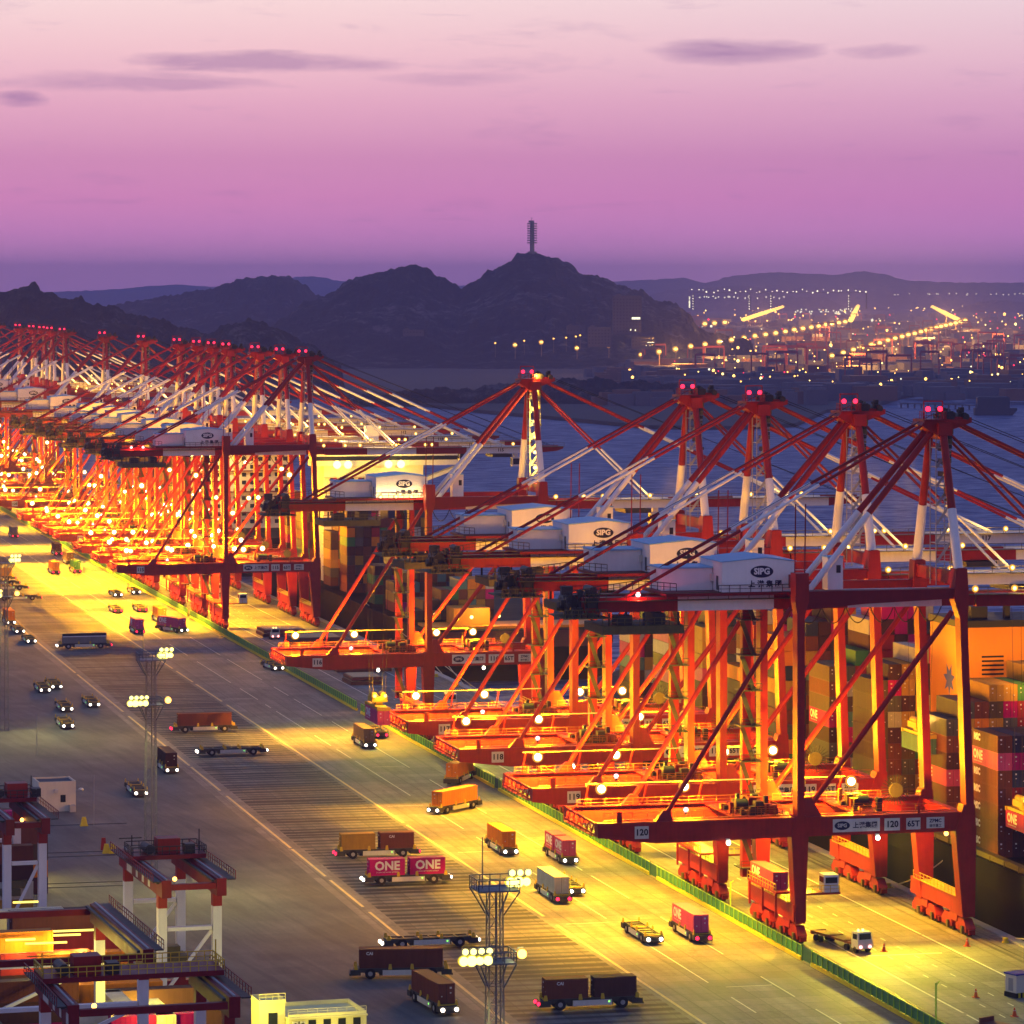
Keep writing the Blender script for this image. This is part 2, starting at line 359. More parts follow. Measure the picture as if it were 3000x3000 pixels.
# ---------------- hills: height fields, each at its own distance with its own depth
m, T, b = mat_nodes('scrub hillside')
g = T.n('ShaderNodeNewGeometry'); P = g.outputs['Position']
f = T.m('ADD', T.m('MULTIPLY', T.noise(P, .035, 7, .75), .72), T.m('MULTIPLY', T.noise(P, .006, 4), .28))
T.l(T.ramp(f, [(.36, (.004, .012, .016)), (.48, (.009, .021, .022)), (.55, (.026, .038, .040)), (.63, (.13, .135, .15))]), b.inputs['Base Color']); b.inputs['Roughness'].default_value = .95; b.inputs['Specular IOR Level'].default_value = .1
bp = T.n('ShaderNodeBump'); bp.inputs['Strength'].default_value = 1.0; bp.inputs['Distance'].default_value = 22.0
T.l(T.noise(P, .06, 6, .7), bp.inputs['Height']); T.l(bp.outputs[0], b.inputs['Normal'])
HILL = m
from mathutils import noise as mnoise
def hill(name, prof, d, depth, rough=.13, foot=-8.0, nu=420, nv=70, seed=0.0):
    pxs = [p[0] for p in prof]; zs = [CAMH - (p[1] - HORY) * d / F for p in prof]
    mb = MB(); vs = []; fs = []
    for i in range(nu + 1):
        px = pxs[0] + (pxs[-1] - pxs[0]) * i / nu
        k = max(j for j in range(len(pxs)) if pxs[j] <= px + 1e-6); k = min(k, len(pxs) - 2)
        tt = (px - pxs[k]) / (pxs[k + 1] - pxs[k]); tt2 = tt * tt * (3 - 2 * tt) * .5 + tt * .5
        top = zs[k] + (zs[k + 1] - zs[k]) * tt2
        for j in range(nv + 1):
            w = -1 + 2 * j / nv; dd = d + w * depth * min(1, max(.22, (top - foot) / 95))
            fall = (1 - abs(w)) ** 1.15 * .75 + .25 * math.cos(w * math.pi / 2) ** 2
            x0 = (px - 1500) / F * d
            q = Vector((x0 * .004, dd * .004, seed))
            nz = mnoise.fractal(q, .9, 2.1, 6) * rough * max(top - foot, 20)
            nz2 = mnoise.fractal(q * 11, .6, 2.2, 4) * 6.0
            ridge = 1 - abs(w)
            z = foot + (top - foot) * fall + nz * (1 - ridge ** 6) * (.3 + fall) + nz2 * min(1, fall * 3)
            vs.append((dd * SA + x0 * CA, dd * CA - x0 * SA, z))
    for i in range(nu):
        for j in range(nv):
            a = i * (nv + 1) + j; fs.append((a, a + nv + 1, a + nv + 2, a + 1))
    mb.add(vs, fs, 0, True); return struct(mb.build(name, HILL))
hill('tower_hill', [(640, 1090), (760, 1000), (830, 930), (900, 885), (974, 862), (1014, 828), (1054, 808), (1128, 796), (1173, 785), (1210, 778), (1247, 785), (1276, 805), (1299, 815), (1324, 828),
     (1353, 842), (1390, 822), (1447, 788), (1498, 759), (1515, 743), (1560, 742), (1606, 749), (1663, 774), (1709, 796), (1777, 816), (1834, 845), (1874, 850), (1919, 876), (1982, 890), (2014, 916),
     (2042, 956), (2085, 975), (2125, 985), (2180, 990), (2200, 1000)], 5700, 820, seed=1.0)
hill('wooded_hill', [(-300, 830), (0, 852), (85, 845), (93, 839), (112, 839), (118, 852), (202, 877), (310, 901), (450, 932), (528, 955), (600, 975), (700, 940), (800, 950), (900, 1010), (1000, 1080)], 3900, 420, seed=5.0)
hill('middle_hill', [(200, 930), (357, 890), (466, 870), (621, 846), (699, 820), (776, 810), (838, 808), (870, 822), (885, 831), (932, 868), (1000, 900), (1100, 930)], 7200, 900, seed=9.0)
hill('low_foreland', [(1000, 1165), (1150, 1150), (1300, 1142), (1500, 1128), (1650, 1112), (1800, 1110), (1900, 1118), (1990, 1130), (2080, 1150)], 3500, 220, rough=.06, seed=12.0)
hill('distant_hill', [(1700, 880), (1900, 865), (1974, 848), (2099, 842), (2173, 837), (2219, 842), (2287, 862), (2344, 870), (2412, 871), (2470, 896), (2600, 905)], 17000, 700, seed=15.0)
hill('islet_hill', [(2700, 925), (2805, 905), (2868, 885), (2913, 879), (3000, 886), (3200, 900), (3400, 920)], 16000, 600, seed=17.0)
hill('far_mountains', [(-1200, 846), (-600, 850), (100, 858), (300, 850), (480, 836), (520, 833), (640, 842), (760, 830), (885, 810), (940, 812), (994, 823), (1200, 835), (1500, 838), (1800, 824), (1900, 820), (1997, 814), (2071, 829), (2145, 808),
     (2270, 797), (2367, 802), (2447, 805), (2526, 794), (2583, 802), (2657, 822), (2800, 828), (3000, 828), (3600, 834), (4400, 840)], 19000, 1200, rough=.05, seed=21.0)
# low land that carries the far port: real shore outline, 2 m above the water
LANDM = paint('dark port ground', (.055, .052, .055), .9, .5, .004, streak=False)
shore = [gnd(*p, -3) for p in ((-700, 1160), (300, 1150), (900, 1152), (1050, 1158), (1180, 1175), (1400, 1200), (1650, 1222), (1900, 1246), (2150, 1248), (2330, 1240), (2420, 1200), (2560, 1185), (2640, 1160), (2740, 1148), (3300, 1146))]
back = [at_depth(3800, 900, 18500), at_depth(-900, 900, 18500)]
poly = [(p.x, p.y) for p in shore + back]
struct(MB().prism_xy(poly, -9, -3).build('port_land', LANDM))

# ------------------------------------------------------------------ ship-to-shore cranes
# local axes: x across the quay (0 = landside rail, 28.6 = waterside rail), y along it, z up
LEGY = ((0.0, 2.4), (19.6, 22.0))
def bands(mb, y0, y1, z0, z1, segs, zt=None):
    for x0, x1, k in segs: mb.box(x0, x1, y0, y1, z0, z1, k)
def make_crane(lod=0):
    root = empty('quay_crane', (0, 0, 0), 'red and white quay crane', 'quay crane', 'quay cranes lined up along the berth')
    for yi, (a, b) in enumerate(LEGY):
        # landside leg and waterside leg, haunched under the sill
        mb = MB().fr(3.0, (-1.1, .4, a, b), 16.4, (-1.75, .95, a, b)).fr(16.4, (-1.75, .95, a, b), 19.6, (-1.25, .55, a, b)).fr(19.6, (-.85, .35, a, b), 56.8, (-.85, .35, a, b))
        mb.fr(50.5, (-.85, .35, a, b), 52.5, (-1.15, 1.0, a - .1, b + .1)).fr(52.5, (-1.15, 1.0, a - .1, b + .1), 56.9, (-1.15, 1.0, a - .1, b + .1))
        mb.build('leg', RED, root)
        mb = MB().fr(3.0, (26.0, 28.0, a, b), 16.4, (24.8, 28.2, a, b)).fr(16.4, (24.8, 28.2, a, b), 20.5, (26.2, 28.0, a, b)).fr(20.5, (26.55, 27.85, a, b), 57.3, (25.3, 26.5, a, b))
        mb.fr(49.5, (25.55, 26.8, a, b), 52.5, (24.6, 27.0, a - .1, b + .1)).fr(52.5, (24.6, 27.0, a - .1, b + .1), 57.2, (24.9, 26.7, a - .1, b + .1))
        mb.build('leg', RED, root)
        s0, s1 = a + .12, b - .5
        mb = MB().prism_xz([(-32.5, 17.2), (-23.2, 16.1), (-1.7, 16.4), (27.6, 16.45), (27.6, 19.4), (-32.5, 19.4)], s0, s1)
        mb.box(-29.4, -28.6, s0 + .3, s0 + .5, 19.4, 21.0).box(18.8, 19.2, s0 + .3, s0 + .5, 19.4, 20.6)
        mb.build('sill_beam', RED, root)
        yc = (s0 + s1) / 2
        MB().tube((1.2, yc, 20.6), (24.6, yc, 50.5), .46).fr(19.4, (.3, 3.2, s0 + .2, s1 - .2), 22.4, (.6, 1.6, yc - .3, yc + .3)).build('diagonal_brace', RED, root)
        MB().tube((-22.0, yc, 19.6), (-1.6, yc, 51.5), .40).fr(19.38, (-23.4, -20.6, s0 + .2, s1 - .2), 21.0, (-22, -20.8, yc - .3, yc + .3)).build('diagonal_brace', RED, root)
        MB().prism_xz([(.3, 51.2), (10, 52.0), (25.6, 52.6), (25.6, 54.1), (.3, 54.1)], a + .25, b - .5).build('portal_beam', DRED, root)
    # members along the quay
    for x0, x1, z0, z1 in ((-.7, .3, 54.4, 56.4), (25.2, 26.2, 54.6, 56.6), (-.9, .5, 17.2, 19.0), (26.3, 27.5, 17.2, 19.0)):
        MB().box(x0, x1, 2.3, 19.7, z0, z1).build('tie_beam', RED, root)
    # end of the landside cantilever: truss walkway
    mb = MB().beam((-32.3, 1.8, 19.1), (-32.3, 19.8, 19.1), .35, .35).beam((-32.3, 1.8, 17.4), (-32.3, 19.8, 17.4), .35, .35).box(-33.0, -32.1, 1.9, 19.7, 17.25, 17.35)
    for k in range(6):
        y = 1.8 + 3 * k; mb.beam((-32.3, y, 17.4), (-32.3, y + 1.5, 19.1), .16, .16).beam((-32.3, y + 1.5, 19.1), (-32.3, y + 3, 17.4), .16, .16)
    mb.rail([(-33.0, 1.9, 17.35), (-33.0, 19.7, 17.35)], 1.1, 3.0, .05)
    mb.build('end_truss', RED, root)
    # walkways with handrails along both sills, plus the bar that carries the sill lamps
    for x0, x1 in ((-31, -1.4), (1, 25.8)):
        for y in (19.1, 2.2): MB().box(x0, x1, y - .1, y + .85, 19.42, 19.5, 1).rail([(x0, y, 19.5), (x1, y, 19.5)], 1.1, 2.2, .05).build('walkway', [RAILD, DRED], root)
    mb = MB().beam((-30, 17.6, 23.2), (-2.6, 17.6, 23.2), .17, .17).beam((4, 17.6, 23.2), (12.5, 17.6, 23.2), .17, .17)
    for x in (-29.5, -20, -11, -3.2, 4.4, 12): mb.beam((x, 17.6, 23.2), (x, 20.6, 19.3), .22, .22, 1)
    mb.build('lamp_rail', [GREY, RED], root)
    for x in SILLLAMPS:
        l = MB().box(x - .5, x + .5, 17.35, 17.85, 22.75, 23.1).ball((x, 17.2, 22.4), .60, 1, 12, 8, 1).tube((x, 17.42, 22.4), (x, 17.34, 22.4), 0.95, 18, 2, .8).build('floodlight', [GREY, E_WARM, E_HALO], root)
    # rope-drive gear heaped on the sill
    for gx0, gx1, cnt in ((-10, -2, 34), (9.5, 14.5, 16)):
        mb = MB().box(gx0, gx1, 2, 19.7, 19.1, 19.35, 2)
        for q in range(cnt):
            x = random.uniform(gx0 + .4, gx1 - .8); y = random.uniform(4, 15); w = random.uniform(.4, 1.3); h = random.uniform(.5, 2.4)
            mb.box(x, x + w, y, y + w * 1.3, 19.36, 19.36 + h, (0, 0, 2, 1, 0)[q % 5])
        mb.tube((gx0 + 1.5, 8, 20.6), (gx0 + 3.6, 8, 20.6), .9, 12, 0).rail([(gx0, 4, 19.4), (gx1, 4, 19.4), (gx1, 17, 19.4)], 1.3, 1.3, .05, 1)
        mb.build('rope_winch', [DARK, RAILD, DRED], root)
    MB().ball((-16.8, 6.5, 20.2), .42, 0).box(-17, -16.6, 6.2, 6.8, 19.3, 19.9, 1).build('warning_light', [E_REDW, DARK], root)
    # cable reel by the waterside leg
    mb = MB().tube((21.2, 17.7, 20.7), (21.2, 18.3, 20.7), 1.15, 18, 0)
    for k in range(26):
        a = 2 * math.pi * k / 26; c, s_ = math.cos(a), math.sin(a); mb.beam((21.2 + 1.0 * c, 18, 20.7 + 1.0 * s_), (21.2 + 2.5 * c, 18, 20.7 + 2.5 * s_), .09, .09, 1)
    mb.build('cable_reel', [OLIVE, DARK], root)
    # low sills on the rails, travelling gear, platform with checker cabin
    for x in (0 - .35, 27.0):
        MB().box(x - 1.0, x + 1.0, .3, 24.8, 3.3, 5.9).box(x - 1.35, x + 1.35, 2.5, 22.6, 5.92, 6.05, 1).rail([(x - 1.3, 2.6, 6.05), (x - 1.3, 22.5, 6.05)], 1.1, 1.6, .05, 1).build('low_sill', [RED, RAILY], root)
        for y0 in (-1.0, 13.0):
            mb = MB()
            mb.prism_xz([(0, 0)] * 0 or [(x - .9, 1.9), (x + .9, 1.9), (x + .7, 3.4), (x - .7, 3.4)], y0 + 4.2, y0 + 7.8)
            for q in (0, 6.6):
                mb.fr(1.3, (x - .8, x + .8, y0 + q, y0 + q + 5.2), 2.7, (x - .7, x + .7, y0 + q + 1.4, y0 + q + 3.8))
                for w in (.9, 2.2, 3.2, 4.5): mb.tube((x - .35, y0 + q + w, .45), (x + .35, y0 + q + w, .45), .42, 10, 1)
                mb.box(x - .75, x + .75, y0 + q + .2, y0 + q + 5.0, .75, 1.35).box(x - 1.1, x - .75, y0 + q + 1.2, y0 + q + 2.0, .4, 1.6, 2)
            mb.box(x - .5, x + .5, y0 - .5, y0 + .1, .5, 1.2, 0)
            mb.build('bogie', [RED, DARK, OLIVE], root)
    mb = MB().box(-3.3, .0, 3.2, 18.6, 7.2, 7.5).box(.3, 6.4, 1.0, 5.5, 7.2, 7.5, 1).beam((-3.1, 4, 3.5), (-3.1, 4, 7.2), .3, .3).beam((-3.1, 18, 3.5), (-3.1, 18, 7.2), .3, .3).beam((-3.1, 11, 3.5), (-3.1, 11, 7.2), .3, .3)
    mb.rail([(-3.3, 3.2, 7.5), (-3.3, 18.6, 7.5)], 1.2, 1.3, .06, 2).rail([(.4, 1.1, 7.5), (6.3, 1.1, 7.5), (6.3, 5.4, 7.5)], 1.1, 1.3, .05, 2)
    mb.build('lashing_platform', [RED, DRED, RAILY], root)
    c = MB().box(3.9, 6.2, 1.3, 4.0, 7.5, 10.2).build('checker_cabin', WHITE, root); MB().box(4.1, 6.0, 1.22, 1.3, 8.9, 9.8).box(3.85, 3.9, 1.6, 3.7, 8.9, 9.8).build('window', GLASS, c)
    # stair and lift tower by the far landside leg
    mb = MB().box(-3.9, -2.5, 19.3, 20.7, 7.5, 52.0, 0)
    for k in range(8):
        z = 9 + 5.6 * k; mb.box(-4.6, -1.0, 17.8, 21.6, z, z + .12, 1).rail([(-4.5, 17.9, z + .12), (-1.1, 17.9, z + .12)], 1.1, 1.2, .05, 1)
        mb.beam((-2.3, 18.3, z), (-4.3, 18.3, z + 5.6), .12, .7, 1)
    mb.build('lift_tower', [DRED, DARK], root)
    # main girder (landside) and boom (waterside): twin boxes painted in red and white bands
    for y0 in (6.9, 13.4):
        mb = MB(); y1 = y0 + 1.5
        for x0, x1, k in ((-33, -18, 0), (-18, -2.5, 1), (-2.5, 9.5, 0), (9.5, 25, 1), (25, 30.5, 0)): mb.box(x0, x1, y0, y1, 50.9, 53.2, k)
        mb.build('girder', [RED, WHITE], root)
        mb = MB()
        for x0, x1, k in ((30.7, 43.5, 0), (43.5, 58.5, 1), (58.5, 74, 0), (74, 95, 1)): mb.box(x0, x1, y0, y1, 50.7, 52.7, k)
        mb.prism_xz([(95, 50.7), (102, 51.3), (104, 52.0), (104, 52.7), (95, 52.7)], y0, y1, 0)
        mb.build('boom', [RED, WHITE], root)
    mb = MB()
    for x in list(range(-32, 30, 6)) + list(range(32, 104, 8)): mb.box(x, x + .5, 8.4, 13.4, 51.5, 52.3, 0)
    mb.box(-33.5, 104, 5.6, 6.9, 52.6, 52.7, 1).rail([(-33, 5.7, 52.7), (104, 5.7, 52.7)], 1.1, 3.2, .05, 1).rail([(-12, 4.9, 53.8), (0, 4.9, 53.8)], 1.1, 1.6, .05, 2)
    mb.box(-20.5, .6, 4.6, 18.6, 53.3, 53.75, 0)
    mb.build('girder_walkway', [DRED, OLIVE, DARK], root)
    # dark drums, sheaves and the service trolley at the tail
    mb = MB()
    for q in range(46):
        x = -36.2 + random.uniform(0, 6.0); y = random.uniform(6, 14.5); z = 50.2 + random.uniform(0, 3.9) * random.random() ** .5; w = random.uniform(.25, 1.1); mb.box(x, x + w * random.uniform(.5, 2), y, y + w * 1.2, z, z + w * random.uniform(.5, 1.6), q % 4 == 0)
    for q in range(12):
        x = -36 + random.uniform(0, 5.5); mb.beam((x, 5.95, 50.2), (x + random.uniform(-1.5, 1.5), 5.95, 53.5 + random.uniform(0, 1.4)), .12, .12, 0)
    mb.tube((-34.5, 8.2, 52.6), (-34.5, 13.6, 52.6), .9, 12, 0).tube((-31.0, 8.6, 54.2), (-31.0, 13, 54.2), .6, 12, 0)
    mb.rail([(-36.3, 5.9, 50.2), (-29.5, 5.9, 50.2)], 1.2, 1.0, .06, 1).rail([(-36.3, 5.9, 52.9), (-29.5, 5.9, 54.0), (-24.5, 5.9, 54.6), (-18.5, 5.9, 54.0)], 1.2, 1.0, .06, 0)
    mb.box(-36.4, -29.3, 5.8, 15.6, 50.0, 50.2, 1)
    mb.build('tail_drum', [DARK, OLIVE], root)
    mb = MB().box(-30.5, -17.5, 5.0, 16.4, 47.6, 48.9, 0).rail([(-30.5, 5.0, 48.9), (-17.5, 5.0, 48.9)], 1.2, 1.1, .06, 0)
    for x in (-29.5, -24, -18.5): mb.box(x, x + .3, 5.2, 5.5, 48.9, 50.9, 1).box(x, x + .3, 15.9, 16.2, 48.9, 50.9, 1)
    mb.box(-28, -25.5, 6, 9, 48.9, 50.4, 1).box(-22, -20, 7, 12, 48.9, 50.6, 1)
    mb.build('portal_trolley', [OLIVE, DARK], root)
    mb = MB()
    for x in range(3, 25, 4):
        pts = [(x + 4 * k / 8, 12.5, 50.6 - 2.6 * (1 - ((k - 4) / 4) ** 2)) for k in range(9)]; mb.path(pts, .09, 4)
    mb.build('festoon_cable', BLACK, root)
    # machinery house with its two signs
    h = MB().prism_xz([(-11.4, 53.8), (.4, 53.8), (.4, 58.4), (-4.4, 59.0), (-11.4, 58.4)], 5.1, 17.4).build('machinery_house', WHITE, root)
    MB().prism_xz([(-11.6, 58.42), (-4.4, 59.03), (.6, 58.42), (.6, 58.55), (-4.4, 59.17), (-11.6, 58.55)], 5.02, 17.5, 0).build('roof', ROOFB, h)
    sg = MB(); n = 28
    sg.add([(-5.0, 5.06, 56.9)] + [(-5.0 + 1.85 * math.cos(2 * math.pi * i / n), 5.06, 56.9 + .93 * math.sin(2 * math.pi * i / n)) for i in range(n)], [(0, 1 + i, 1 + (i + 1) % n) for i in range(n)], 0)
    sg.text('SIPG', 1.32, face_m((-5.0, 5.03, 56.92)), 1, .04).text('上 港 集 团', 1.12, face_m((-4.5, 5.03, 54.95)), 0, .03)
    sg.build('company_sign', [NAVY, WHITE], h)
    MB().box(-11.46, -11.4, 7.2, 8.2, 54, 56.2).build('door', GLASS, h); MB().box(-11.46, -11.4, 12.6, 13.5, 55.6, 56.7).build('window', GLASS, h); MB().box(-11.9, -11.4, 9.6, 11.2, 55.2, 56.4).build('air_conditioner', LGREY, h)
    h = MB().box(-19.6, -11.5, 10.2, 17.4, 53.8, 57.2).build('electrical_house', WHITE, root); MB().box(-19.8, -11.45, 10.0, 17.6, 57.2, 57.45).build('roof', ROOFB, h)
    # mast over the waterside legs, apex head with red obstruction lights
    for y, ya in ((1.2, 8.2), (20.8, 13.8)):
        b = Vector((25.7, y, 57)); t = Vector((25.6, ya, 79.0)); mdl = b.lerp(t, .42)
        MB().tube(b, mdl, .78, 10, 1, .72).tube(mdl, t, .66, 10, 0, .58).build('mast_leg', [RED, WHITE], root)
    mb = MB().box(24.6, 26.8, 7.0, 15.0, 77.6, 79.6).box(22.6, 29.6, 8.2, 13.8, 79.4, 80.1).prism_xz([(26, 78.0), (30.6, 79.6), (30.6, 80.4), (26, 80.6)], 8.6, 9.4).prism_xz([(26, 78.0), (30.6, 79.6), (30.6, 80.4), (26, 80.6)], 12.6, 13.4)
    mb.prism_xz([(22.2, 79.2), (26, 76.8), (26, 79.6), (23, 80.2)], 8.4, 13.6).box(26.2, 27.6, 8.8, 13.2, 80.1, 81.4, 1).tube((27, 8.5, 80.6), (27, 13.5, 80.6), .8, 10, 1).tube((29.6, 8.4, 80.5), (29.6, 13.6, 80.5), .55, 10, 1)
    mb.box(22.3, 25.6, 6.6, 9.6, 80.05, 80.2, 2).rail([(22.3, 6.6, 80.2), (25.6, 6.6, 80.2), (25.6, 9.6, 80.2)], 1.2, .7, .05, 3).rail([(22.3, 6.6, 80.2), (22.3, 9.6, 80.2)], 1.2, .7, .05, 3)
    for x in (22.4, 25.5): mb.beam((x, 8, 80), (x, 8, 83.0), .16, .16)
    mb.beam((22.4, 8, 83.0), (25.5, 8, 83.0), .2, .2)
    for z, w in ((77, .9), (75, .7), (73, .8), (71, .6)): mb.box(26.3, 26.3 + w, 9.6, 12.6, z, z + .8, 1)
    for q in range(40):
        x = random.uniform(25.8, 29.5); y = random.uniform(8.4, 13.2); z = random.uniform(79.8, 81.6); w = random.uniform(.2, .7); mb.box(x, x + w, y, y + w * 1.5, z - w, z + w * .6, 1 if q % 3 else 4)
    for q in range(16):
        z = 78.5 - q * .75; x = 26.5 + random.uniform(-.2, .3) - q * .02; mb.box(x, x + random.uniform(.4, 1.1), 8.3, 8.3 + random.uniform(.5, 1.4), z, z + random.uniform(.3, .9), 4 if q % 2 else 1)
    mb.build('apex_head', [RED, DARK, DRED, RED, OLIVE], root)
    for x in (22.9, 24.9): MB().ball((x, 7.4, 81.8), .42).build('obstruction_light', E_RED, root)
    mb = MB()
    for k in range(7):
        z = 57.5 + 3.0 * k; mb.box(25.0, 27.4, 9.6, 12.4, z, z + .12).beam((25.1, 9.7, z), (27.3, 9.7, z + 3.0), .12, .4).rail([(25.0, 9.6, z + .1), (27.4, 9.6, z + .1)], 1.1, 1.2, .05)
    for x, y in ((25.0, 9.6), (27.4, 9.6), (25.0, 12.4), (27.4, 12.4)): mb.beam((x, y, 54), (x, y, 78.5), .14, .14)
    mb.build('mast_ladder', OLIVE if lod else GREY, root)
    for x in (-.9, .7): MB().beam((x, 1.2, 56.9), (x + .15, 1.2, 67.5), .16, .16).build('aerial_pole', DRED, root)
    MB().box(7.0, 9.5, 9.2, 12.0, 53.5, 58.6).box(6.9, 9.6, 9.1, 12.1, 58.62, 58.8, 1).box(8.4, 9.1, 9.15, 9.19, 56.2, 57.4, 2).build('switch_cabin', [WHITE, ROOFB, GLASS], root)
    # stays
    for y, ya in ((7.6, 9.4), (14.2, 12.6)):
        a, b = Vector((24.6, ya, 78.6)), Vector((3.2, y, 53.4)); c = a.lerp(b, .52)
        MB().tube(a, c, .52, 10, 0).tube(c, b, .50, 10, 1).build('backstay', [RED, WHITE], root)
        a, b = Vector((23.4, ya, 79.6)), Vector((-26.5, y, 53.0)); c, d = a.lerp(b, .36), a.lerp(b, .62)
        MB().tube(a, c, .27, 8, 0).tube(c, d, .26, 8, 1).tube(d, b, .27, 8, 0).build('tail_stay', [RED, WHITE], root)
        a, b = Vector((28.5, ya, 79.6)), Vector((86, y, 52.8)); mb = MB()
        for k in range(5): mb.tube(a.lerp(b, k / 5), a.lerp(b, (k + 1) / 5), .27, 8, 0 if k in (0, 1, 3) else 1)
        mb.build('forestay', [RED, WHITE], root)
        a, b = Vector((27.0, ya, 78.0)), Vector((53, y, 52.8)); c = a.lerp(b, .55)
        MB().tube(a, c, .25, 8, 0).tube(c, b, .24, 8, 1).build('forestay', [RED, WHITE], root)
    MB().tube((30, 10.2, 80.5), (100, 10.4, 53), .06, 4).tube((30, 11.8, 80.2), (101, 11.6, 53), .06, 4).tube((-20, 10.5, 57.4), (25, 10.5, 81), .05, 4).build('hoist_rope', BLACK, root)
    # main trolley, cab and boom lamps
    mb = MB().box(56, 62, 6.0, 15.6, 49.6, 50.5).box(57, 61, 7.5, 14, 50.5, 51.6)
    mb.build('main_trolley', [DARK], root)
    c = MB().box(63, 65.4, 9.5, 12.2, 46.6, 49.4).box(63.6, 64.8, 10, 11.6, 49.4, 50.8).build('operator_cab', WHITE, root); MB().box(62.94, 63.0, 9.7, 12, 47.2, 49.0).box(63.2, 65.2, 9.44, 9.5, 47.2, 49.0).build('window', GLASS, c)
    for x in (30, 36.5, 41, 52, 61, 63, 76, 88):
        MB().ball((x, 5.2, 53.6), .30, 0, 8, 6).tube((x, 5.36, 53.6), (x, 5.30, 53.6), .58, 12, 2, .5).beam((x, 5.6, 52.7), (x, 5.35, 53.4), .12, .12, 1).build('boom_lamp', [E_YEL, GREY, E_HALO], root)
    # nameplates along the near sill
    yf = LEGY[0][0] + .12
    def plate(x0, x1, z0, z1): return MB().box(x0, x1, yf - .05, yf - .004, z0, z1, 0)
    sg = plate(4.9, 12.5, 16.9, 18.9)
    n = 22; sg.add([(6.4, yf - .06, 17.9)] + [(6.4 + 1.25 * math.cos(2 * math.pi * i / n), yf - .06, 17.9 + .68 * math.sin(2 * math.pi * i / n)) for i in range(n)], [(0, 1 + i, 1 + (i + 1) % n) for i in range(n)], 1)
    sg.text('SIPG', .78, face_m((6.4, yf - .08, 17.9)), 0, .03).text('上港集团', 1.0, face_m((10.1, yf - .08, 17.85)), 1, .025)
    sg.build('nameplate', [LGREY, NAVY], root); sg = plate(16.8, 19.1, 16.95, 18.75); sg.text('65T', 1.25, face_m((17.95, yf - .08, 17.82)), 1, .03)
    sg.build('nameplate', [LGREY, NAVY], root); sg = plate(20.1, 23.0, 17.05, 18.75); sg.text('ZPMC', .75, face_m((21.55, yf - .08, 18.2)), 1, .03).text('振华重工', .5, face_m((21.55, yf - .08, 17.42)), 1, .02)
    sg.build('nameplate', [LGREY, NAVY], root)
    return root
SILLLAMPS = (-27.5, -14.0, 5.0, 13.5)
def number_plate(root, num):
    yf = LEGY[0][0] + .12
    for x in (-25.6, 14.5):
        sg = MB(); w = 1.25 if x > 0 else 1.1; z = 17.85
        sg.box(x - w, x + w, yf - .05, yf - .004, z - .95, z + .95, 0).text(num, 1.35, face_m((x, yf - .08, z)), 1, .03)
        sg.build('number_plate', [LGREY, BLACK], root)
    MB().text(num, 1.3, face_m((84.5, 6.86, 51.7)), 0, .03).build('boom_number', BLACK, root)

FLOOD = (1.0, .80, .03)
def crane_lights(root, y0, k):
    # lamps under the girder wash the quay, the sills and the landside lane; lamps on the lamp rail light the far sill
    X0 = 180.0
    near = k < 5
    for x, tx, p, a in ((-27, -19, 1.0, 74), (-6, -7, .8, 92), (12, 2, .8, 66), (24, 12, .35, 52)):
        if not near and x == -6: continue
        spot('girder_flood', (x, 11.0, 47.2 if x < -15 else 50.5), (tx, 12.5, 0), GIRP * p * (1.0 if near else 2.2), FLOOD, a, .8, .5, root)
    for x in (SILLLAMPS if near else SILLLAMPS[:3]):
        spot('sill_flood', (x, 15.4, 22.9), (x, 16.6, 16.0), SILP * (1.0 if near else 2.0), (1.0, .47, .02), 132, .4, .4, root); point('sill_glow', (x, 15.4, 23.4), SILP * (.62 if near else 1.7), (1.0, .40, .0), .4, root)
    if near:
        for x in (-12, 12):
            MB().ball((x, -.45, 15.9), .36, 0, 10, 6).box(x - .3, x + .3, -.3, .1, 16.0, 16.5, 1).build('floodlight', [E_WARM, GREY], root)
            spot('under_sill_flood', (x, -1.0, 15.8), (x + 6, -36, 0), 26000 if x < 0 else (110000 if k == 0 else 50000), FLOOD, 120, .8, .4, root)
    for x in ((38, 52, 84) if near else (52,)):
        point('boom_flood', (x, 4.6, 54.4), BOOMP * (1 if near else 6), (1.0, .58, .12), .3, root)
GIRP, SILP, BOOMP = 80000.0, 56000.0, 1500.0

CR = [0.0, 42.4, 97.7, 142.3, 275.4, 565.0, 605.0, 651.4, 711.0, 743.3, 777.3, 824.9, 921.7, 1041.3, 1186.2, 1237.4, 1270.7, 1316.0, 1379.8, 1502.2]
NUM = ['120', '119', '118', '117', '116', '115', '114', '113', '112', '111', '110', '109', '108', '107', '106', '105', '104', '103', '102', '101']
CLAB = ['nearest red and white quay crane, carrying number 120 on its sill beam', 'red and white quay crane numbered 119, just behind the nearest one', 'red and white quay crane numbered 118, third along the berth from the camera',
        'red and white quay crane numbered 117, fourth along the berth from the camera', 'quay crane numbered 116 standing alone, lamps lighting its white house and mast',
        'red and white quay crane at the near end of the crowded far row']
CRANES = []
src = None
for i, y in enumerate(CR):
    c = make_crane() if src is None else dup(src)
    if src is None: src = c
    CRANES.append(c)
for i, (c, y) in enumerate(zip(CRANES, CR)):
    c.location = (180, 572.5 + y, 0)
    tag(c, CLAB[i] if i < len(CLAB) else f'red quay crane of the crowded far row, {ORD[i - 4]} from its near end', 'quay crane', 'quay cranes lined up along the berth')
    number_plate(c, NUM[i])
    crane_lights(c, y, i)
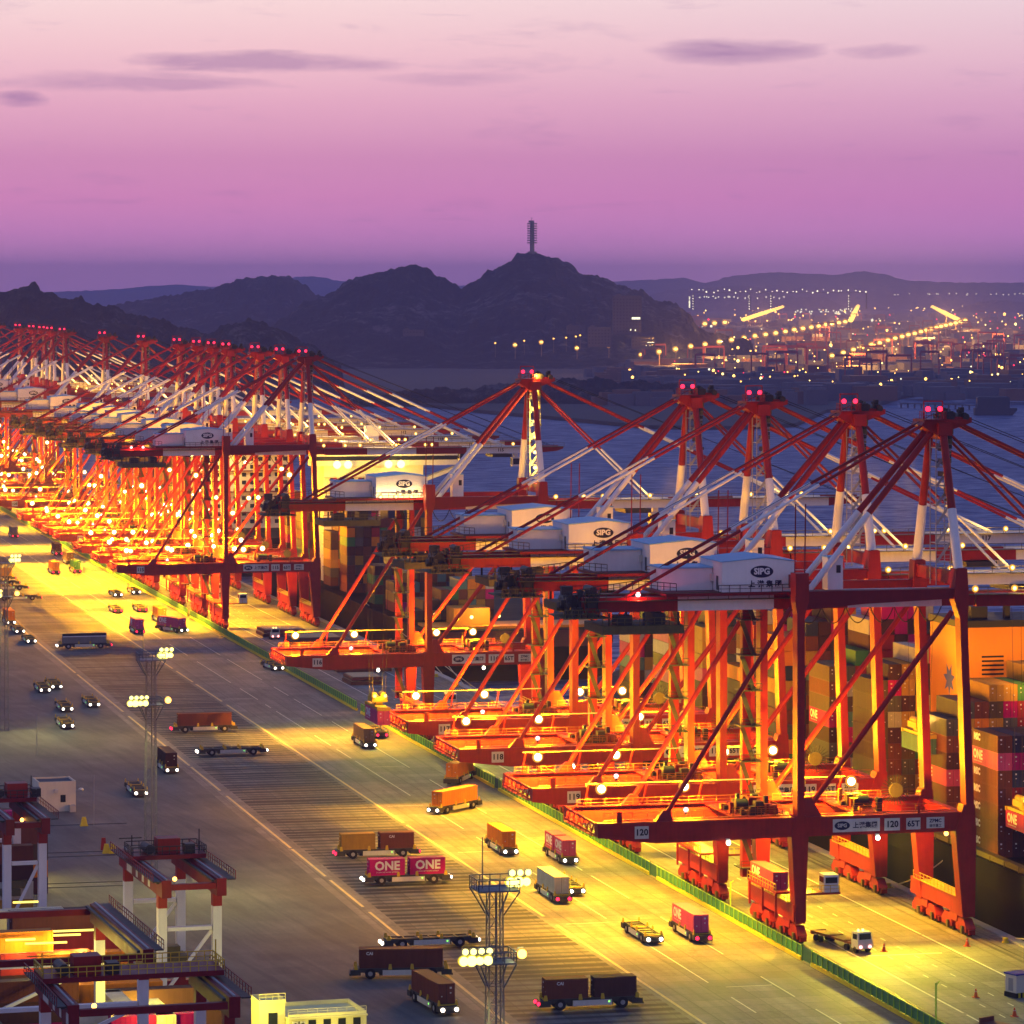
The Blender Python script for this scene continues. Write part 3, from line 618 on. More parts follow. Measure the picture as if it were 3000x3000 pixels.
# lamp-lit mast and house of the crane numbered 116
c = CRANES[4]
for z in (60, 63.5, 67, 70.5, 74, 77.5, 80.8):
    MB().ball((26.2, 9.2, z), .55, 0, 10, 6, .7).build('mast_lamp', E_YEL, c); point('mast_flood', (26.2, 8.2, z), 3200, (1, .56, .06), .3, c)
for x in (-10.5, -7, -3.5, -.5):
    MB().ball((x, 4.3, 54.1), .3).build('house_lamp', E_YEL, c); point('house_flood', (x, 4.0, 54.2), 1300, (1, .66, .2), .2, c)
# no two cranes stand quite alike: service and main trolleys are at different stations
rv = random.Random(3)
for k, c in enumerate(CRANES):
    dx, dm = (0 if k == 0 else rv.uniform(-2.5, 9)), rv.uniform(-22, 26)
    for ch in c.children:
        if ch.name.startswith('portal_trolley'): ch.location.x = dx
        if ch.name.startswith(('main_trolley', 'operator_cab')): ch.location.x = dm
# extra lamps among the legs of the crowded far row
rndl = random.Random(17)
for k in range(5, len(CRANES)):
    for q in range(9):
        x, y, z = rndl.uniform(-30, 24), rndl.uniform(1, 17), rndl.choice((21.5, 22.5, 23.5, 24.5, 31, 38, 45))
        q_ = rndl.uniform(.7, 1.0); MB().ball((x, y - .15, z), .62 * q_, 0, 10, 6).tube((x, y + .12, z), (x, y, z), 1.15 * q_, 16, 1, .95 * q_).build('floodlight', [E_WARM, E_HALO], CRANES[k])
# red beacons that light the girder tail
for i, x in ((0, -24.5), (5, -27.5), (5, -24.0)):
    c = CRANES[i]; MB().ball((x, 6.3, 53.6), .4).build('red_beacon', E_REDW, c); point('beacon_glow', (x, 5.9, 53.0), 900, (1, .05, .03), .2, c)
# ------------------------------------------------------------------ containers and carriers
PAL = {'brown': (.13, .042, .026), 'darkbrown': (.060, .026, .022), 'orange': (.55, .18, .012), 'magenta': (.36, .010, .14), 'pink': (.50, .075, .18), 'white': (.36, .35, .32),
       'green': (.045, .15, .05), 'teal': (.08, .17, .15), 'blue': (.025, .035, .075), 'grey': (.075, .075, .075), 'red': (.26, .025, .025), 'ochre': (.34, .19, .025), 'tan': (.09, .062, .036), 'tawny': (.26, .15, .06), 'cream': (.55, .53, .44), 'slate': (.17, .16, .155)}
CM = {k: paint('container ' + k, c, .6, .28, .5, objvar=.16, spec=.1) for k, c in PAL.items()}
WORD = {'tan': 'dull brown', 'grey': 'dark grey', 'white': 'pale grey', 'brown': 'brown', 'darkbrown': 'dark brown', 'ochre': 'yellow ochre', 'teal': 'grey green'}
CT = {}
def cont_mesh(col, L=12.19, text=None, W=2.44, H=2.75):
    key = (col, L, text)
    if key in CT: return CT[key]
    mb = MB(); hl, hw = L / 2, W / 2
    mb.box(-hl + .06, hl - .06, -hw + .05, hw - .05, .10, H - .03)
    for sx in (-1, 1):
        for sy in (-1, 1): mb.box(*sorted((sx * hl, sx * (hl - .18))), *sorted((sy * hw, sy * (hw - .16))), 0, H)
    for sy in (-1, 1): mb.box(-hl + .18, hl - .18, *sorted((sy * hw, sy * (hw - .10))), 0, .17).box(-hl + .18, hl - .18, *sorted((sy * hw, sy * (hw - .08))), H - .13, H - .005)
    for sx in (-1, 1):
        mb.box(*sorted((sx * hl, sx * (hl - .1))), -hw + .16, hw - .16, 0, .16).box(*sorted((sx * hl, sx * (hl - .1))), -hw + .16, hw - .16, H - .15, H - .005)
        x = sx * (hl - .045)
        for y in (-.82, -.30, .30, .82): mb.box(x - .03, x + .03, y - .03, y + .03, .16, H - .15, 0)
        mb.box(x - .012, x + .012, -.02, .02, .16, H - .15, 2)
        for y0, y1, z0, z1 in ((.48, .78, 2.0, 2.25), (.5, .72, 1.35, 1.5), (-.78, -.6, .9, 1.05)): mb.box(*sorted((x, x + sx * .015)), y0, y1, z0, z1, 1)
    nr = int((L - .5) / .62)
    for q in range(nr):
        x = -hl + .35 + (q + .5) * (L - .7) / nr
        for sy in (-1, 1): mb.box(x - .15, x + .15, *sorted((sy * (hw - .045), sy * (hw - .012))), .18, H - .14)
    if text:
        for d, sy in (('-y', -1), ('+y', 1)):
            y = sy * (hw + .006)
            if text == 'BAND':
                mb.box(-hl + .05, hl - .05, *sorted((y, y - sy * .02)), 1.75, 2.0, 1).box(-hl + .05, hl - .05, *sorted((y, y - sy * .02)), 2.0, H - .01, 2)
            elif text == 'ONE':
                xo = (-1.0 * (L > 7)) * (1 if sy < 0 else -1) * 3.2
                mb.text('ONE', 2.05, face_m((xo, y, 1.55), d), 1, .035, .004).text('OCEAN NETWORK EXPRESS', .30, face_m((xo, y, .52), d), 1, .0, .004)
            elif text == 'CAI': mb.text('CAI', .62, face_m((-1.0 if L < 7 else -4.6, y, 2.1), d), 1, .02, .004)
            elif text == 'MSC': mb.text('MSC', 1.5, face_m((-3.6 if sy < 0 else 3.6, y, 1.6), d), 1, .06, .004)
            elif text == 'HL': mb.text('Hapag-Lloyd', 1.25, face_m((0, y, 1.6), d), 2, .02, .004)
    CT[key] = mb.build('container', [CM[col], LGREY if text is None else WHITE, BLACK]).data
    bpy.data.objects.remove(bpy.data.objects['container']) if 'container' in bpy.data.objects else None
    return CT[key]
def container(loc, rz, col, label, L=12.19, text=None, group=None):
    o = bpy.data.objects.new('shipping_container', cont_mesh(col, L, text)); COL.objects.link(o)
    o.location = loc; o.rotation_euler.z = rz; return tag(o, label, 'container', group)

def make_agv():
    r = empty('container_carrier', (0, 0, 0), 'driverless flat container carrier', 'container carrier', 'driverless carriers on the apron')
    mb = MB().box(-6.9, 6.9, -1.25, 1.25, .95, 1.45).box(-7.4, -5.9, -1.45, 1.45, .55, 1.35).box(5.9, 7.4, -1.45, 1.45, .55, 1.35).box(-3.2, 3.2, -.9, .9, .45, .95)
    mb.box(-6.2, 6.2, -1.35, -1.1, 1.3, 1.6).box(-6.2, 6.2, 1.1, 1.35, 1.3, 1.6)
    for x in range(-6, 7, 2): mb.box(x - .15, x + .15, -1.1, 1.1, 1.45, 1.58)
    mb.box(7.4, 7.55, -1.4, 1.4, .5, .8).box(-7.55, -7.4, -1.4, 1.4, .5, .8)
    mb.build('chassis', AGVD, r)
    MB().box(-2.7, 2.9, -1.47, -1.2, .55, 1.3).box(-2.7, 2.9, 1.2, 1.47, .55, 1.3).build('battery_panel', LGREY, r)
    mb = MB()
    for x in (-6.6, -1.6, 1.6, 6.6):
        mb = MB().box(x - .25, x + .25, -1.3, 1.3, 1.45, 1.53)
        for y in (-1.28, 1.28): mb.fr(1.4, (x - .28, x + .28, y - .16, y + .16), 2.15, (x - .18, x + .18, y - .05, y + .05))
        mb.build('corner_guide', AGVY, r)
    for x in (-4.5, 4.5):
        for y in (-1.0, 1.0):
            MB().tube((x, y - .38, .78), (x, y + .38, .78), .78, 14).tube((x, y - .40, .78), (x, y + .40, .78), .35, 10, 1).build('wheel', [TYRE, GREY], r)
    MB().box(2.4, 2.6, -1.5, -1.46, .95, 1.12).build('status_lamp', E_GRN, r)
    return r
LAMPME = {}
def lamp_me(kind):
    if kind not in LAMPME:
        o = MB().ball((0, 0, 0), .30, 0, 10, 6).build('head_lamp', E_HEAD if kind == 'w' else E_RED); LAMPME[kind] = o.data; bpy.data.objects.remove(o)
    return LAMPME[kind]
AGV0 = make_agv(); AGVN = [0]
AG = 'driverless carriers on the apron'
CG = 'containers riding on carriers'
def agv(px, py, ori, load=None, front='w', rear='r', rot=0.0, label='', clabel=''):
    p = gnd(px, py)
    if ori == 'Y': c = p + Vector((0, 7.6, 0)); rz = R(-90 + rot)
    else: c = p + Vector((0, 1.45, 0)); rz = R(rot)
    o = AGV0 if AGVN[0] == 0 else None
    if o is None:
        o = AGV0.copy(); COL.objects.link(o)
        for ch in AGV0.children:
            if not ch.name.startswith('head_lamp'):
                d = ch.copy(); COL.objects.link(d); d.parent = o
    AGVN[0] += 1
    o.location = c; o.rotation_euler.z = rz; tag(o, label, 'container carrier', AG)
    for x, k in ((7.5, front), (-7.5, rear)):
        for y in (-1.0, 1.0):
            if k:
                l = bpy.data.objects.new('head_lamp', lamp_me(k)); COL.objects.link(l); l.parent = o; l.location = (x, y, .95)
    if load:
        Rm = Matrix.Rotation(rz, 4, 'Z'); n = len(load)
        for i, (col, L, tx) in enumerate(load):
            off = 0 if n == 1 else (-3.5 if i == 0 else 3.5)
            w = clabel if n == 1 else clabel + (', rear one of its pair' if i == 0 else ', front one of its pair')
            container(c + (Rm @ Vector((off, 0, 1.6))), rz, col, w, L, tx, CG)
    return o
B40, C40, O40 = ('brown', 12.19, None), ('brown', 12.19, 'CAI'), ('orange', 12.19, None)
D20, ON20, P20, ON40 = ('brown', 6.06, 'CAI'), ('magenta', 6.06, 'ONE'), ('pink', 6.06, 'ONE'), ('pink', 12.19, 'ONE')
agv(45, 1577, 'Y', [('slate', 12.19, None)], 'r', None, 0, 'carrier with red lamps and a grey box, farthest up the bright lane', 'grey container on the farthest carrier up the bright lane')
agv(173, 1629, 'Y', [B40], 'r', None, 0, 'carrier with red lamps and a brown box, behind the orange-laden one', 'brown container with pale top edge behind the orange and green ones')
agv(165, 1684, 'Y', [O40], 'r', None, 0, 'carrier with red lamps carrying a bright orange box up the bright lane', 'bright orange container on the carrier beside the green one')
agv(207, 1655, 'Y', [('tawny', 12.19, None)], None, None, 0, 'carrier half hidden behind the green-laden one against the fence', 'tan container half hidden behind the green container')
agv(228, 1681, 'Y', [('green', 12.19, None)], 'r', None, 0, 'carrier with red lamps carrying the only green box on the lane', 'green container on a carrier near the fence')
agv(347, 1751, 'Y', None, 'w', None, 0, 'empty carrier with white lamps, left of two level ones')
agv(401, 1743, 'Y', None, 'w', None, 0, 'empty carrier with white lamps hard against the fence on the brightest concrete')
agv(347, 1798, 'Y', None, 'r', None, 0, 'empty carrier with red lamps, left one of two abreast below the brightest concrete')
agv(419, 1795, 'Y', None, 'r', None, 0, 'empty carrier with red lamps nearer the fence, right one of two abreast')
agv(411, 1860, 'Y', [ON40], 'r', None, 0, 'carrier with red lamps and a red pink box, alone left of the pink-orange pair', 'red pink container alone left of the pink and orange pair')
agv(478, 1826, 'Y', [('orange', 12.19, None)], None, None, 0, 'carrier with orange box partly hidden behind a pink-laden one by the fence', 'orange container partly hidden behind a pale pink one by the fence')
agv(514, 1857, 'Y', [ON40], 'w', None, 22, 'carrier turned slightly with white lamps and a pale pink box near the fence', 'pale pink lettered container turned slightly, in front of an orange one')
agv(812, 1968, 'Y', None, 'w', None, 4, 'empty carrier with white lamps tight against the fence below the crane numbered 116')
agv(33, 1833, 'Y', [O40], 'w', None, 0, 'carrier with white lamps and an orange box beside the far light mast', 'orange container beside the far light mast, head of a queue')
agv(60, 1859, 'Y', None, 'w', None, 0, 'empty carrier, middle of the queue of three by the far light mast')
agv(93, 1888, 'Y', None, 'w', None, 0, 'empty carrier on the yellow line, near end of the queue by the far mast')
agv(248, 1901, 'X', [('slate', 12.19, 'BAND')], 'r', 'w', 0, 'carrier parked crosswise in the striped bays under a box with a white band', 'grey container with a white band and black top on a crosswise carrier')
agv(-18, 1702, 'X', [('ochre', 12.19, None)], 'r', None, 0, 'carrier parked crosswise with a yellow box at the left edge behind two empty ones', 'yellow container on a crosswise carrier at the left edge')
agv(-6, 1716, 'X', None, 'r', None, 0, 'empty crosswise carrier between the yellow-laden one and the third of its row')
agv(18, 1730, 'X', None, 'r', None, 0, 'empty crosswise carrier with a pale side panel, third of the row at left edge')
agv(54, 1760, 'X', None, 'r', None, 0, 'empty crosswise carrier with red tail lamps, nearest of the row by the far mast')
agv(133, 2033, 'Y', None, 'w', None, 0, 'empty carrier, left of two overlapping in the dark yard road')
agv(167, 2023, 'Y', None, 'w', None, 0, 'empty carrier, right and farther of two overlapping in the dark yard road')
agv(198, 2089, 'Y', None, 'w', None, 0, 'empty carrier with white lamps below the overlapping pair in the dark road')
agv(277, 2076, 'Y', None, 'w', None, 0, 'empty carrier alone just left of the second light mast lamps')
agv(200, 2139, 'Y', None, 'w', None, 0, 'empty carrier, nearest of the four in the dark road beyond the small white building')
agv(601, 2146, 'X', [B40], None, 'r', 0, 'crosswise carrier with one long brown box in the striped bays', 'long brown container on a crosswise carrier in the striped bays')
agv(682, 2214, 'X', None, 'w', 'w', 0, 'empty dark crosswise carrier below the long brown box in the striped bays')
agv(505, 2270, 'Y', [('darkbrown', 12.19, None)], 'w', None, 0, 'carrier with white lamps and a dark brown box right of the second light mast', 'dark brown container driving past the second light mast')
agv(414, 2338, 'Y', None, 'w', None, 0, 'empty carrier half behind the second light mast shaft')
agv(1086, 2196, 'Y', [('tawny', 12.19, None)], 'w', None, 0, 'carrier with white lamps and a tan brown box alone below the hanging pink container', 'tan brown container alone on the lane below the hanging pink one')
agv(1120, 2166, 'Y', None, 'r', None, 0, 'empty carrier with red lamps just behind the tan-laden one')
agv(1352, 2292, 'X', [O40], None, None, 62, 'carrier with an orange box beside the fence, farther of the two orange-laden ones', 'orange container beside the fence, farther of two close together')
agv(1337, 2378, 'X', [O40], None, 'w', 44, 'carrier turning across the lane with white lamps under an orange box', 'orange container turning across the lane in front of another orange one')
agv(1108, 2514, 'X', [('ochre', 6.06, None), D20], 'r', 'r', 0, 'crosswise carrier with an ochre box and a brown box above the magenta pair', 'short container on the carrier above the magenta pair')
agv(1195, 2591, 'X', [ON20, ON20], 'w', 'w', 0, 'crosswise carrier with two magenta lettered boxes', 'magenta lettered container on the crosswise carrier')
agv(1497, 2511, 'Y', [O40], 'w', None, 0, 'carrier with white lamps and one orange box left of the pink pair', 'orange container driving towards us left of the pink pair')
agv(1672, 2537, 'Y', [P20, P20], 'w', None, 0, 'carrier with white lamps and two short pink boxes near the fence', 'short pink lettered container on the carrier near the fence')
agv(1692, 2628, 'Y', None, 'w', None, 0, 'empty carrier half hidden by the white-laden one')
agv(1652, 2651, 'Y', [('cream', 12.19, None)], 'r', None, 0, 'carrier with red lamps carrying the only white box on the lane', 'cream white container on the lane carrier')
agv(1264, 2778, 'X', None, 'w', 'w', 0, 'empty dark crosswise carrier left of the nearest light mast')
agv(1180, 2868, 'X', [C40], None, None, -9, 'carrier with a long dark red box turning out of the bays at the bottom', 'long dark red container turning out of the bays at the bottom')
agv(1302, 2980, 'Y', [B40], 'w', None, 6, 'carrier with white lamps and a brown box at the bottom by the nearest mast', 'brown container at the bottom, driving towards us by the nearest mast')
agv(1734, 2957, 'X', [D20, ('darkbrown', 6.06, None)], None, 'r', 0, 'crosswise carrier with two dark brown boxes right of the nearest mast', 'dark brown short container right of the nearest mast')
agv(1919, 2771, 'Y', None, 'w', None, 0, 'empty carrier with white lamps left of the pink-laden one nearest us')
agv(2062, 2767, 'Y', [ON40], 'r', None, 0, 'carrier with red lamps and a long pink box, nearest us beside the fence', 'long pink lettered container nearest us beside the fence')

# ------------------------------------------------------------------ light masts
MG = 'light masts along the yard road'
def mast(x, y, h, label):
    r = empty('light_mast', (x, y, 0), label, 'light mast', MG)
    mb = MB(); w = 1.0
    c = [(-w, -w), (w, -w), (w, w), (-w, w)]
    for a, b in c: mb.beam((a, b, 0), (a * .7, b * .7, h), .12, .12)
    z = 0
    while z < h:
        f0 = 1 - .3 * z / h; f1 = 1 - .3 * min(h, z + 2) / h
        for i in range(4):
            a, b = c[i], c[(i + 1) % 4]; mb.beam((a[0] * f0, a[1] * f0, z), (b[0] * f1, b[1] * f1, z + 2), .06, .06).beam((a[0] * f0, a[1] * f0, z), (b[0] * f0, b[1] * f0, z), .06, .06)
        z += 2
    mb.tube((.2, .2, 0), (.2, .2, h), .12, 8).tube((-1.3, 0, h), (-1.3, 0, h + 5.5), .07, 6)
    mb.build('lattice_shaft', MATS['mast steel'] if 'mast steel' in MATS else paint('mast steel', (.15, .15, .16), .5, .2), r)
    for z, hw in ((h, 2.2), (h - 7.6, 1.9)):
        mb = MB(); mb.box(-hw, hw, -hw, hw, z, z + .15).rail([(-hw, -hw, z + .15), (hw, -hw, z + .15), (hw, hw, z + .15), (-hw, hw, z + .15), (-hw, -hw, z + .15)], 1.1, 1.1, .05)
        for a, b in ((-1, -1), (1, -1), (1, 1), (-1, 1)): mb.beam((a * .8, b * .8, z - 2.6), (a * hw, b * hw, z), .12, .12)
        mb.build('platform', [paint('mast platform', (.10, .12, .16), .5, .2)] if 'mast platform' not in MATS else [MATS['mast platform']], r)
    for name, cx, cy_, z, cols in (('lamp_bank', 2.4, -.6, h + .5, 3), ('lamp_bank', -2.4, -1.6, h - 7.4, 4), ('side_lamp', 3.0, .4, h - 7.2, 1)):
        mb = MB()
        for k in range(cols):
            x0, z0 = cx + (k - cols / 2 + .5) * .86, z + .3
            s = (.50, .56, .44, .50)[k % 4]
            mb.box(x0 - .3, x0 + .3, cy_ + .1, cy_ + .5, z0 - .3, z0 + .3, 1).ball((x0, cy_ - .2, z0), s, 0, 10, 6).tube((x0, cy_ + .12, z0), (x0, cy_ + .02, z0), s * 1.2, 14, 2, s * 1.1)
            if cols > 1: mb.ball((x0 + .2, cy_ - .1, z0 + .95), .34, 0, 8, 6).box(x0 - .1, x0 + .5, cy_ + .1, cy_ + .4, z0 + .65, z0 + 1.25, 1)
        mb.box(cx - cols * .32, cx + cols * .32, cy_ + .5, cy_ + .62, z - .2, z + .9, 1)
        mb.build(name, [E_MAST if cols > 1 else E_ORNG, GREY, E_MHALO if cols > 1 else E_HALO], r)
    col = (1.0, .90, .24)
    spot('mast_flood', (2.6, -1.4, h + .4), (38, -10, 0), MASTP, col, 120, .7, .5, r)
    spot('mast_flood', (-2.6, -2.4, h - 7.4), (-10, -14, 0), MASTP * .6, col, 120, .8, .5, r)
    return r
MASTP = 52000.0
mast(91.0, 396.5, 38.0, 'lattice light mast nearest us, rising from the bottom edge')
mast(90.4, 653.4, 38.0, 'second lattice light mast, behind the small red and white yard crane')
mast(89.4, 888.7, 38.0, 'third lattice light mast at the left edge, beside the queue of carriers')

# ------------------------------------------------------------------ green fence along the landside rail
FX0, FX1 = 171.9, 177.6
def fx(y): return 175.6
r = empty('quay_fence', (0, 0, 0), 'long green mesh fence on a yellow kerb between the lanes and the cranes', 'fence')
runs = [(440, 553), (558, 640), (645, 760), (764, 905), (911, 1020), (1025, 1180), (1185, 1360), (1365, 1560), (1565, 1900)]
for a, b in runs:
    MB().box(175.1, 175.7, a, b, 0, .55).build('kerb', KERBY, r)
    MB().box(175.36, 175.44, a, b, .62, 2.2).build('mesh_panel', GREENF, r)
mb = MB(); LIMEP = paint('lime fence post', (.30, .55, .06), .5, .2)
for a, b in runs:
    k = int((b - a) / 2.5)
    for i in range(k + 1):
        y = a + (b - a) * i / k; mb.box(175.22, 175.34, y - .08, y + .08, .55, 2.35)
    mb.box(175.25, 175.35, a, b, 2.2, 2.32)
stuff(mb.build('post', LIMEP, r))
for (a, b), (c, d) in zip(runs[:3], runs[1:4]):
    g_ = empty('fence_gate', (175.4, b, 0), {0: 'dark green closed gate in the fence nearest us', 1: 'dark green closed gate in the fence below the crane numbered 119', 2: 'dark green closed gate in the fence near the crane numbered 117'}[runs.index((a, b))], 'gate', 'gates in the green fence')
    L = c - b; MB().box(-.06, .06, .1, L - .1, .2, 2.2).build('gate_leaf', paint('dark green gate', (.03, .11, .07), .5, .2) if 'dark green gate' not in MATS else MATS['dark green gate'], g_); MB().box(-.1, .1, 0, .15, 0, 2.4).box(-.1, .1, L - .15, L, 0, 2.4).build('gate_frame', GREENF, g_)
for i, (px, py) in enumerate(((2742, 3004), (2140, 2690), (381, 1730))):
    p = gnd(px, py); mb = MB().tube((0, 0, 0), (0, 0, 5.8), .13, 8).tube((0, 0, 5.6), (.5, 0, 6.0), .07, 6)
    tag(mb.build('fence_pole', LIMEP, None, p), ['tall yellow green pole by the fence at the bottom right', 'tall pole by the fence left of the nearest crane leg', 'thin pole by the fence among the far empty carriers'][i], 'pole', 'poles along the fence')
# ------------------------------------------------------------------ ships
SG = 'containers stacked on the ships'
def in_view(X, Y, Z, m=150):
    px, py = proj(X, Y, Z); return -m < px < 3000 + m and -m < py < 3000 + m
def hull_mesh(x0, x1, y0, y1, zd, bow='+'):
    # plan outline: square stern at y0, flared bow at y1; three levels
    mb = MB(); xc = (x0 + x1) / 2; hw = (x1 - x0) / 2
    def ring(z, k, l):
        pts = []
        for i in range(9):
            t = i / 8; y = y1 - (y1 - y0) * .16 * (1 - t) ** 1.0 + (l if i == 8 else l * t); w = hw * k * (1 - t ** 2.2)
            pts.append((w, y))
        L = [(xc - hw * k, y0 + (0 if z > 0 else 5))] + [(xc - w, y) for w, y in pts]
        Rr = [(xc + w, y) for w, y in pts[:-1]][::-1] + [(xc + hw * k, y0 + (0 if z > 0 else 5))]
        return [(x, y, z) for x, y in L + Rr]
    rs = [ring(-9, .86, -8), ring(-3, .97, -5), ring(zd * .55, 1, 0), ring(zd, 1.0, 4), ring(zd, .985, 3.5)]
    n = len(rs[0]); vs = [v for r_ in rs for v in r_]; fs = []; mi = []
    for k in range(len(rs) - 1):
        for i in range(n): mb_f = (k * n + i, k * n + (i + 1) % n, (k + 1) * n + (i + 1) % n, (k + 1) * n + i); fs.append(mb_f)
    fs.append(tuple(range((len(rs) - 1) * n, len(rs) * n)))
    return mb.add(vs, fs, 0)
def stacks(bays, x0, ship, L=12.19, seed=3, budget=170, wd='near', names=None):
    rnd = random.Random(seed); info = []
    cols = ['brown'] * 7 + ['darkbrown'] * 9 + ['magenta'] * 2 + ['grey'] * 3 + ['tan'] * 3 + ['ochre'] * 2 + ['white', 'blue', 'blue', 'teal', 'red', 'orange', 'green']
    for bi, (y, zb, prof, ovr) in enumerate(bays):
        for ri, nt_ in enumerate(prof):
            for ti in range(nt_):
                X, Z = x0 + 1.25 + ri * 2.52, zb + ti * 2.79
                if not in_view(X, y, Z + 2, 90): continue
                front = bays[bi - 1][2] if bi > 0 and bays[bi - 1][0] > y - 20 else ()
                hid = ri < len(front) and bays[bi - 1][1] + front[ri] * 2.79 > Z + 2.5
                seen = ti == nt_ - 1 or ri == 0 or (ri > 0 and prof[ri - 1] <= ti) or not hid
                if not seen: continue
                # deep rows far back and low down never show
                if ri > 13: continue
                col = ovr.get((ri, ti)) or ovr.get(ri) or rnd.choice(cols)
                text = None
                if ri == 0 or prof[max(0, ri - 1)] <= ti:
                    text = {'magenta': 'ONE', 'pink': 'ONE'}.get(col)
                    if col == 'brown' and bi == 0: text = 'MSC'
                    if col == 'orange' and rnd.random() < .7: text = 'HL'
                info.append((y + L / 2, X, Z, col, text, bi, ri, ti))
    info.sort(key=lambda q: (q[0] + (0 if q[6] < 5 else 60)))
    for y, X, Z, col, text, bi, ri, ti in info[:budget]:
        lb = f'{WORD.get(col, col)} container, {ORD[ti + 1]} tier, {ORD[ri + 1]} row from quay, {ORD[bi + 1]} bay of {wd} ship'
        container((X, y, Z), R(90), col, lb, L, text, SG)
    if len(info) > budget:
        mb = MB()
        for y, X, Z, col, text, bi, ri, ti in info[budget:]:
            mb.box(X - 1.2, X + 1.2, y - L / 2, y + L / 2, Z + .02, Z + 2.72, list(CM).index(col))
        stuff(mb.build('stacked_containers', list(CM.values())), 'containers farther back on the %s ship' % wd, 'containers')
    return len(info)
# near ship, berthed beside the four nearest cranes
r = empty('container_ship', (216, 430, -6), 'big black-hulled container ship alongside the four nearest cranes', 'ship', 'container ships at the berth')
def rel(mb, o): return mb
h = hull_mesh(216.2, 268, 470, 905, 9.0); h.v = [(x - 216, y - 430, z + 6) for x, y, z in h.v]; h.build('hull', HULL, r)
mb = MB().box(1.0, 2.2, 42, 430, 15.0, 15.9)
for k in range(60): mb.box(.45, .6, 42 + k * 6.5, 42.15 + k * 6.5, 15, 16.1)
mb.box(.45, .55, 42, 430, 16.0, 16.1).build('deck_rail', OLIVE, r)
# orange deckhouse and funnel block with louvres
f = MB().box(11.5, 50, 203, 219, 15, 48.4).build('deckhouse', ORANGE, r)
MB().box(11.2, 50.3, 202.7, 219.3, 48.42, 49.6).box(14, 17, 205, 210, 49.6, 51.8).box(20.5, 21.5, 206, 207, 49.6, 52.6).box(30, 34, 205, 212, 49.6, 53.5).tube((25, 205, 49.6), (25, 205, 51.4), .8, 10).build('funnel_deck', BLACK, r)
mb = MB()
for z0 in (40.2, 35.4):
    for k in range(5): mb.box(15.2, 19.2, 202.93, 202.99, z0 + k * .75, z0 + k * .75 + .32)
mb.build('louvre', BLACK, f)
mb = MB()     # blue star flash on the quay side of the block
st = []
for k in range(14):
    a = 2 * math.pi * k / 14 + .2; q = 3.0 if k % 2 == 0 else 1.4; st.append((11.44, 209 + q * math.cos(a), 39 + q * math.sin(a)))
mb.add(st, [tuple(range(14))], 0); mb.build('star_emblem', paint('star blue', (.04, .06, .35), .5, .1), f)
for x, y, z in ((11.0, 202.6, 49.9),): MB().ball((x, y, z), .45).build('deck_lamp', E_WARM, r)
for y in (180.0, 196.0, 232, 300, 345):
    MB().ball((.6, y, 16.6), .4).build('deck_lamp', E_ORNG, r)
spot('deckhouse_flood', (18, 178, 46), (19, 203, 38), 19000, (1, .44, .02), 100, .6, .4, r); spot('deckhouse_flood', (36, 178, 46), (34, 203, 38), 19000, (1, .44, .02), 100, .6, .4, r); spot('deckhouse_flood', (2, 196, 46), (11.5, 212, 38), 9000, (1, .44, .02), 100, .6, .4, r)
def prof(*a): return a
Z0 = 9.4
bays = [(590.0, Z0, (7, 7, 7, 7, 7), {(0, 5): 'pink', (0, 6): 'brown', (0, 4): 'brown', (0, 3): 'brown', (0, 2): 'brown', (0, 1): 'brown', (0, 0): 'brown', 1: None, (1, 6): 'blue', (1, 5): 'magenta', (1, 4): 'blue', (2, 4): 'magenta', (3, 4): 'magenta'}),
        (614.5, Z0, (7, 8, 8, 9, 9, 9, 10, 10, 9), {(0, 3): 'pink', (1, 7): 'grey', (2, 7): 'brown', (3, 8): 'ochre', (4, 8): 'ochre', (5, 8): 'green', (6, 9): 'ochre', (7, 9): 'darkbrown', (4, 7): 'magenta', (6, 7): 'magenta', (1, 3): 'magenta'}),
        (652.0, Z0, (8, 9, 9, 10, 10, 10, 10, 10, 10, 10), {(0, 7): 'tan', (0, 6): 'tan', (0, 5): 'tan', (0, 4): 'tan', (0, 3): 'tan', (0, 2): 'tan', (3, 9): 'white', (4, 9): 'pink', (2, 5): 'ochre', (2, 4): 'teal', (3, 6): 'ochre', (3, 5): 'green'}),
        (678.0, Z0, (8, 8, 9, 11, 12, 12, 12, 12, 11), {(3, 10): 'white', (4, 11): 'magenta', (5, 11): 'magenta', (6, 11): 'magenta', (7, 11): 'white', (4, 9): 'red'}),
        (708.0, Z0, (9, 9, 10, 10, 11, 11, 10, 10), {(0, 8): 'orange', (0, 7): 'orange', (0, 6): 'blue', (1, 8): 'orange', (1, 7): 'orange'}),
        (734.0, Z0, (6, 9, 10, 11, 11, 11, 10), {(0, 5): 'orange', (1, 8): 'red', (2, 9): 'white'}),
        (762.0, Z0, (8, 10, 10, 11, 11, 10), {(0, 7): 'ochre', (0, 6): 'ochre', (0, 5): 'ochre', (0, 4): 'pink'}),
        (788.0, Z0, (9, 9, 10, 10, 10), {(0, 6): 'pink', (0, 5): 'white', (0, 3): 'pink'}),
        (816.0, Z0, (6, 8, 8, 8), {(0, 5): 'white', (0, 4): 'magenta', (0, 3): 'teal', (1, 7): 'green'})]
NB = stacks(bays, 218.2, 'near', budget=165)
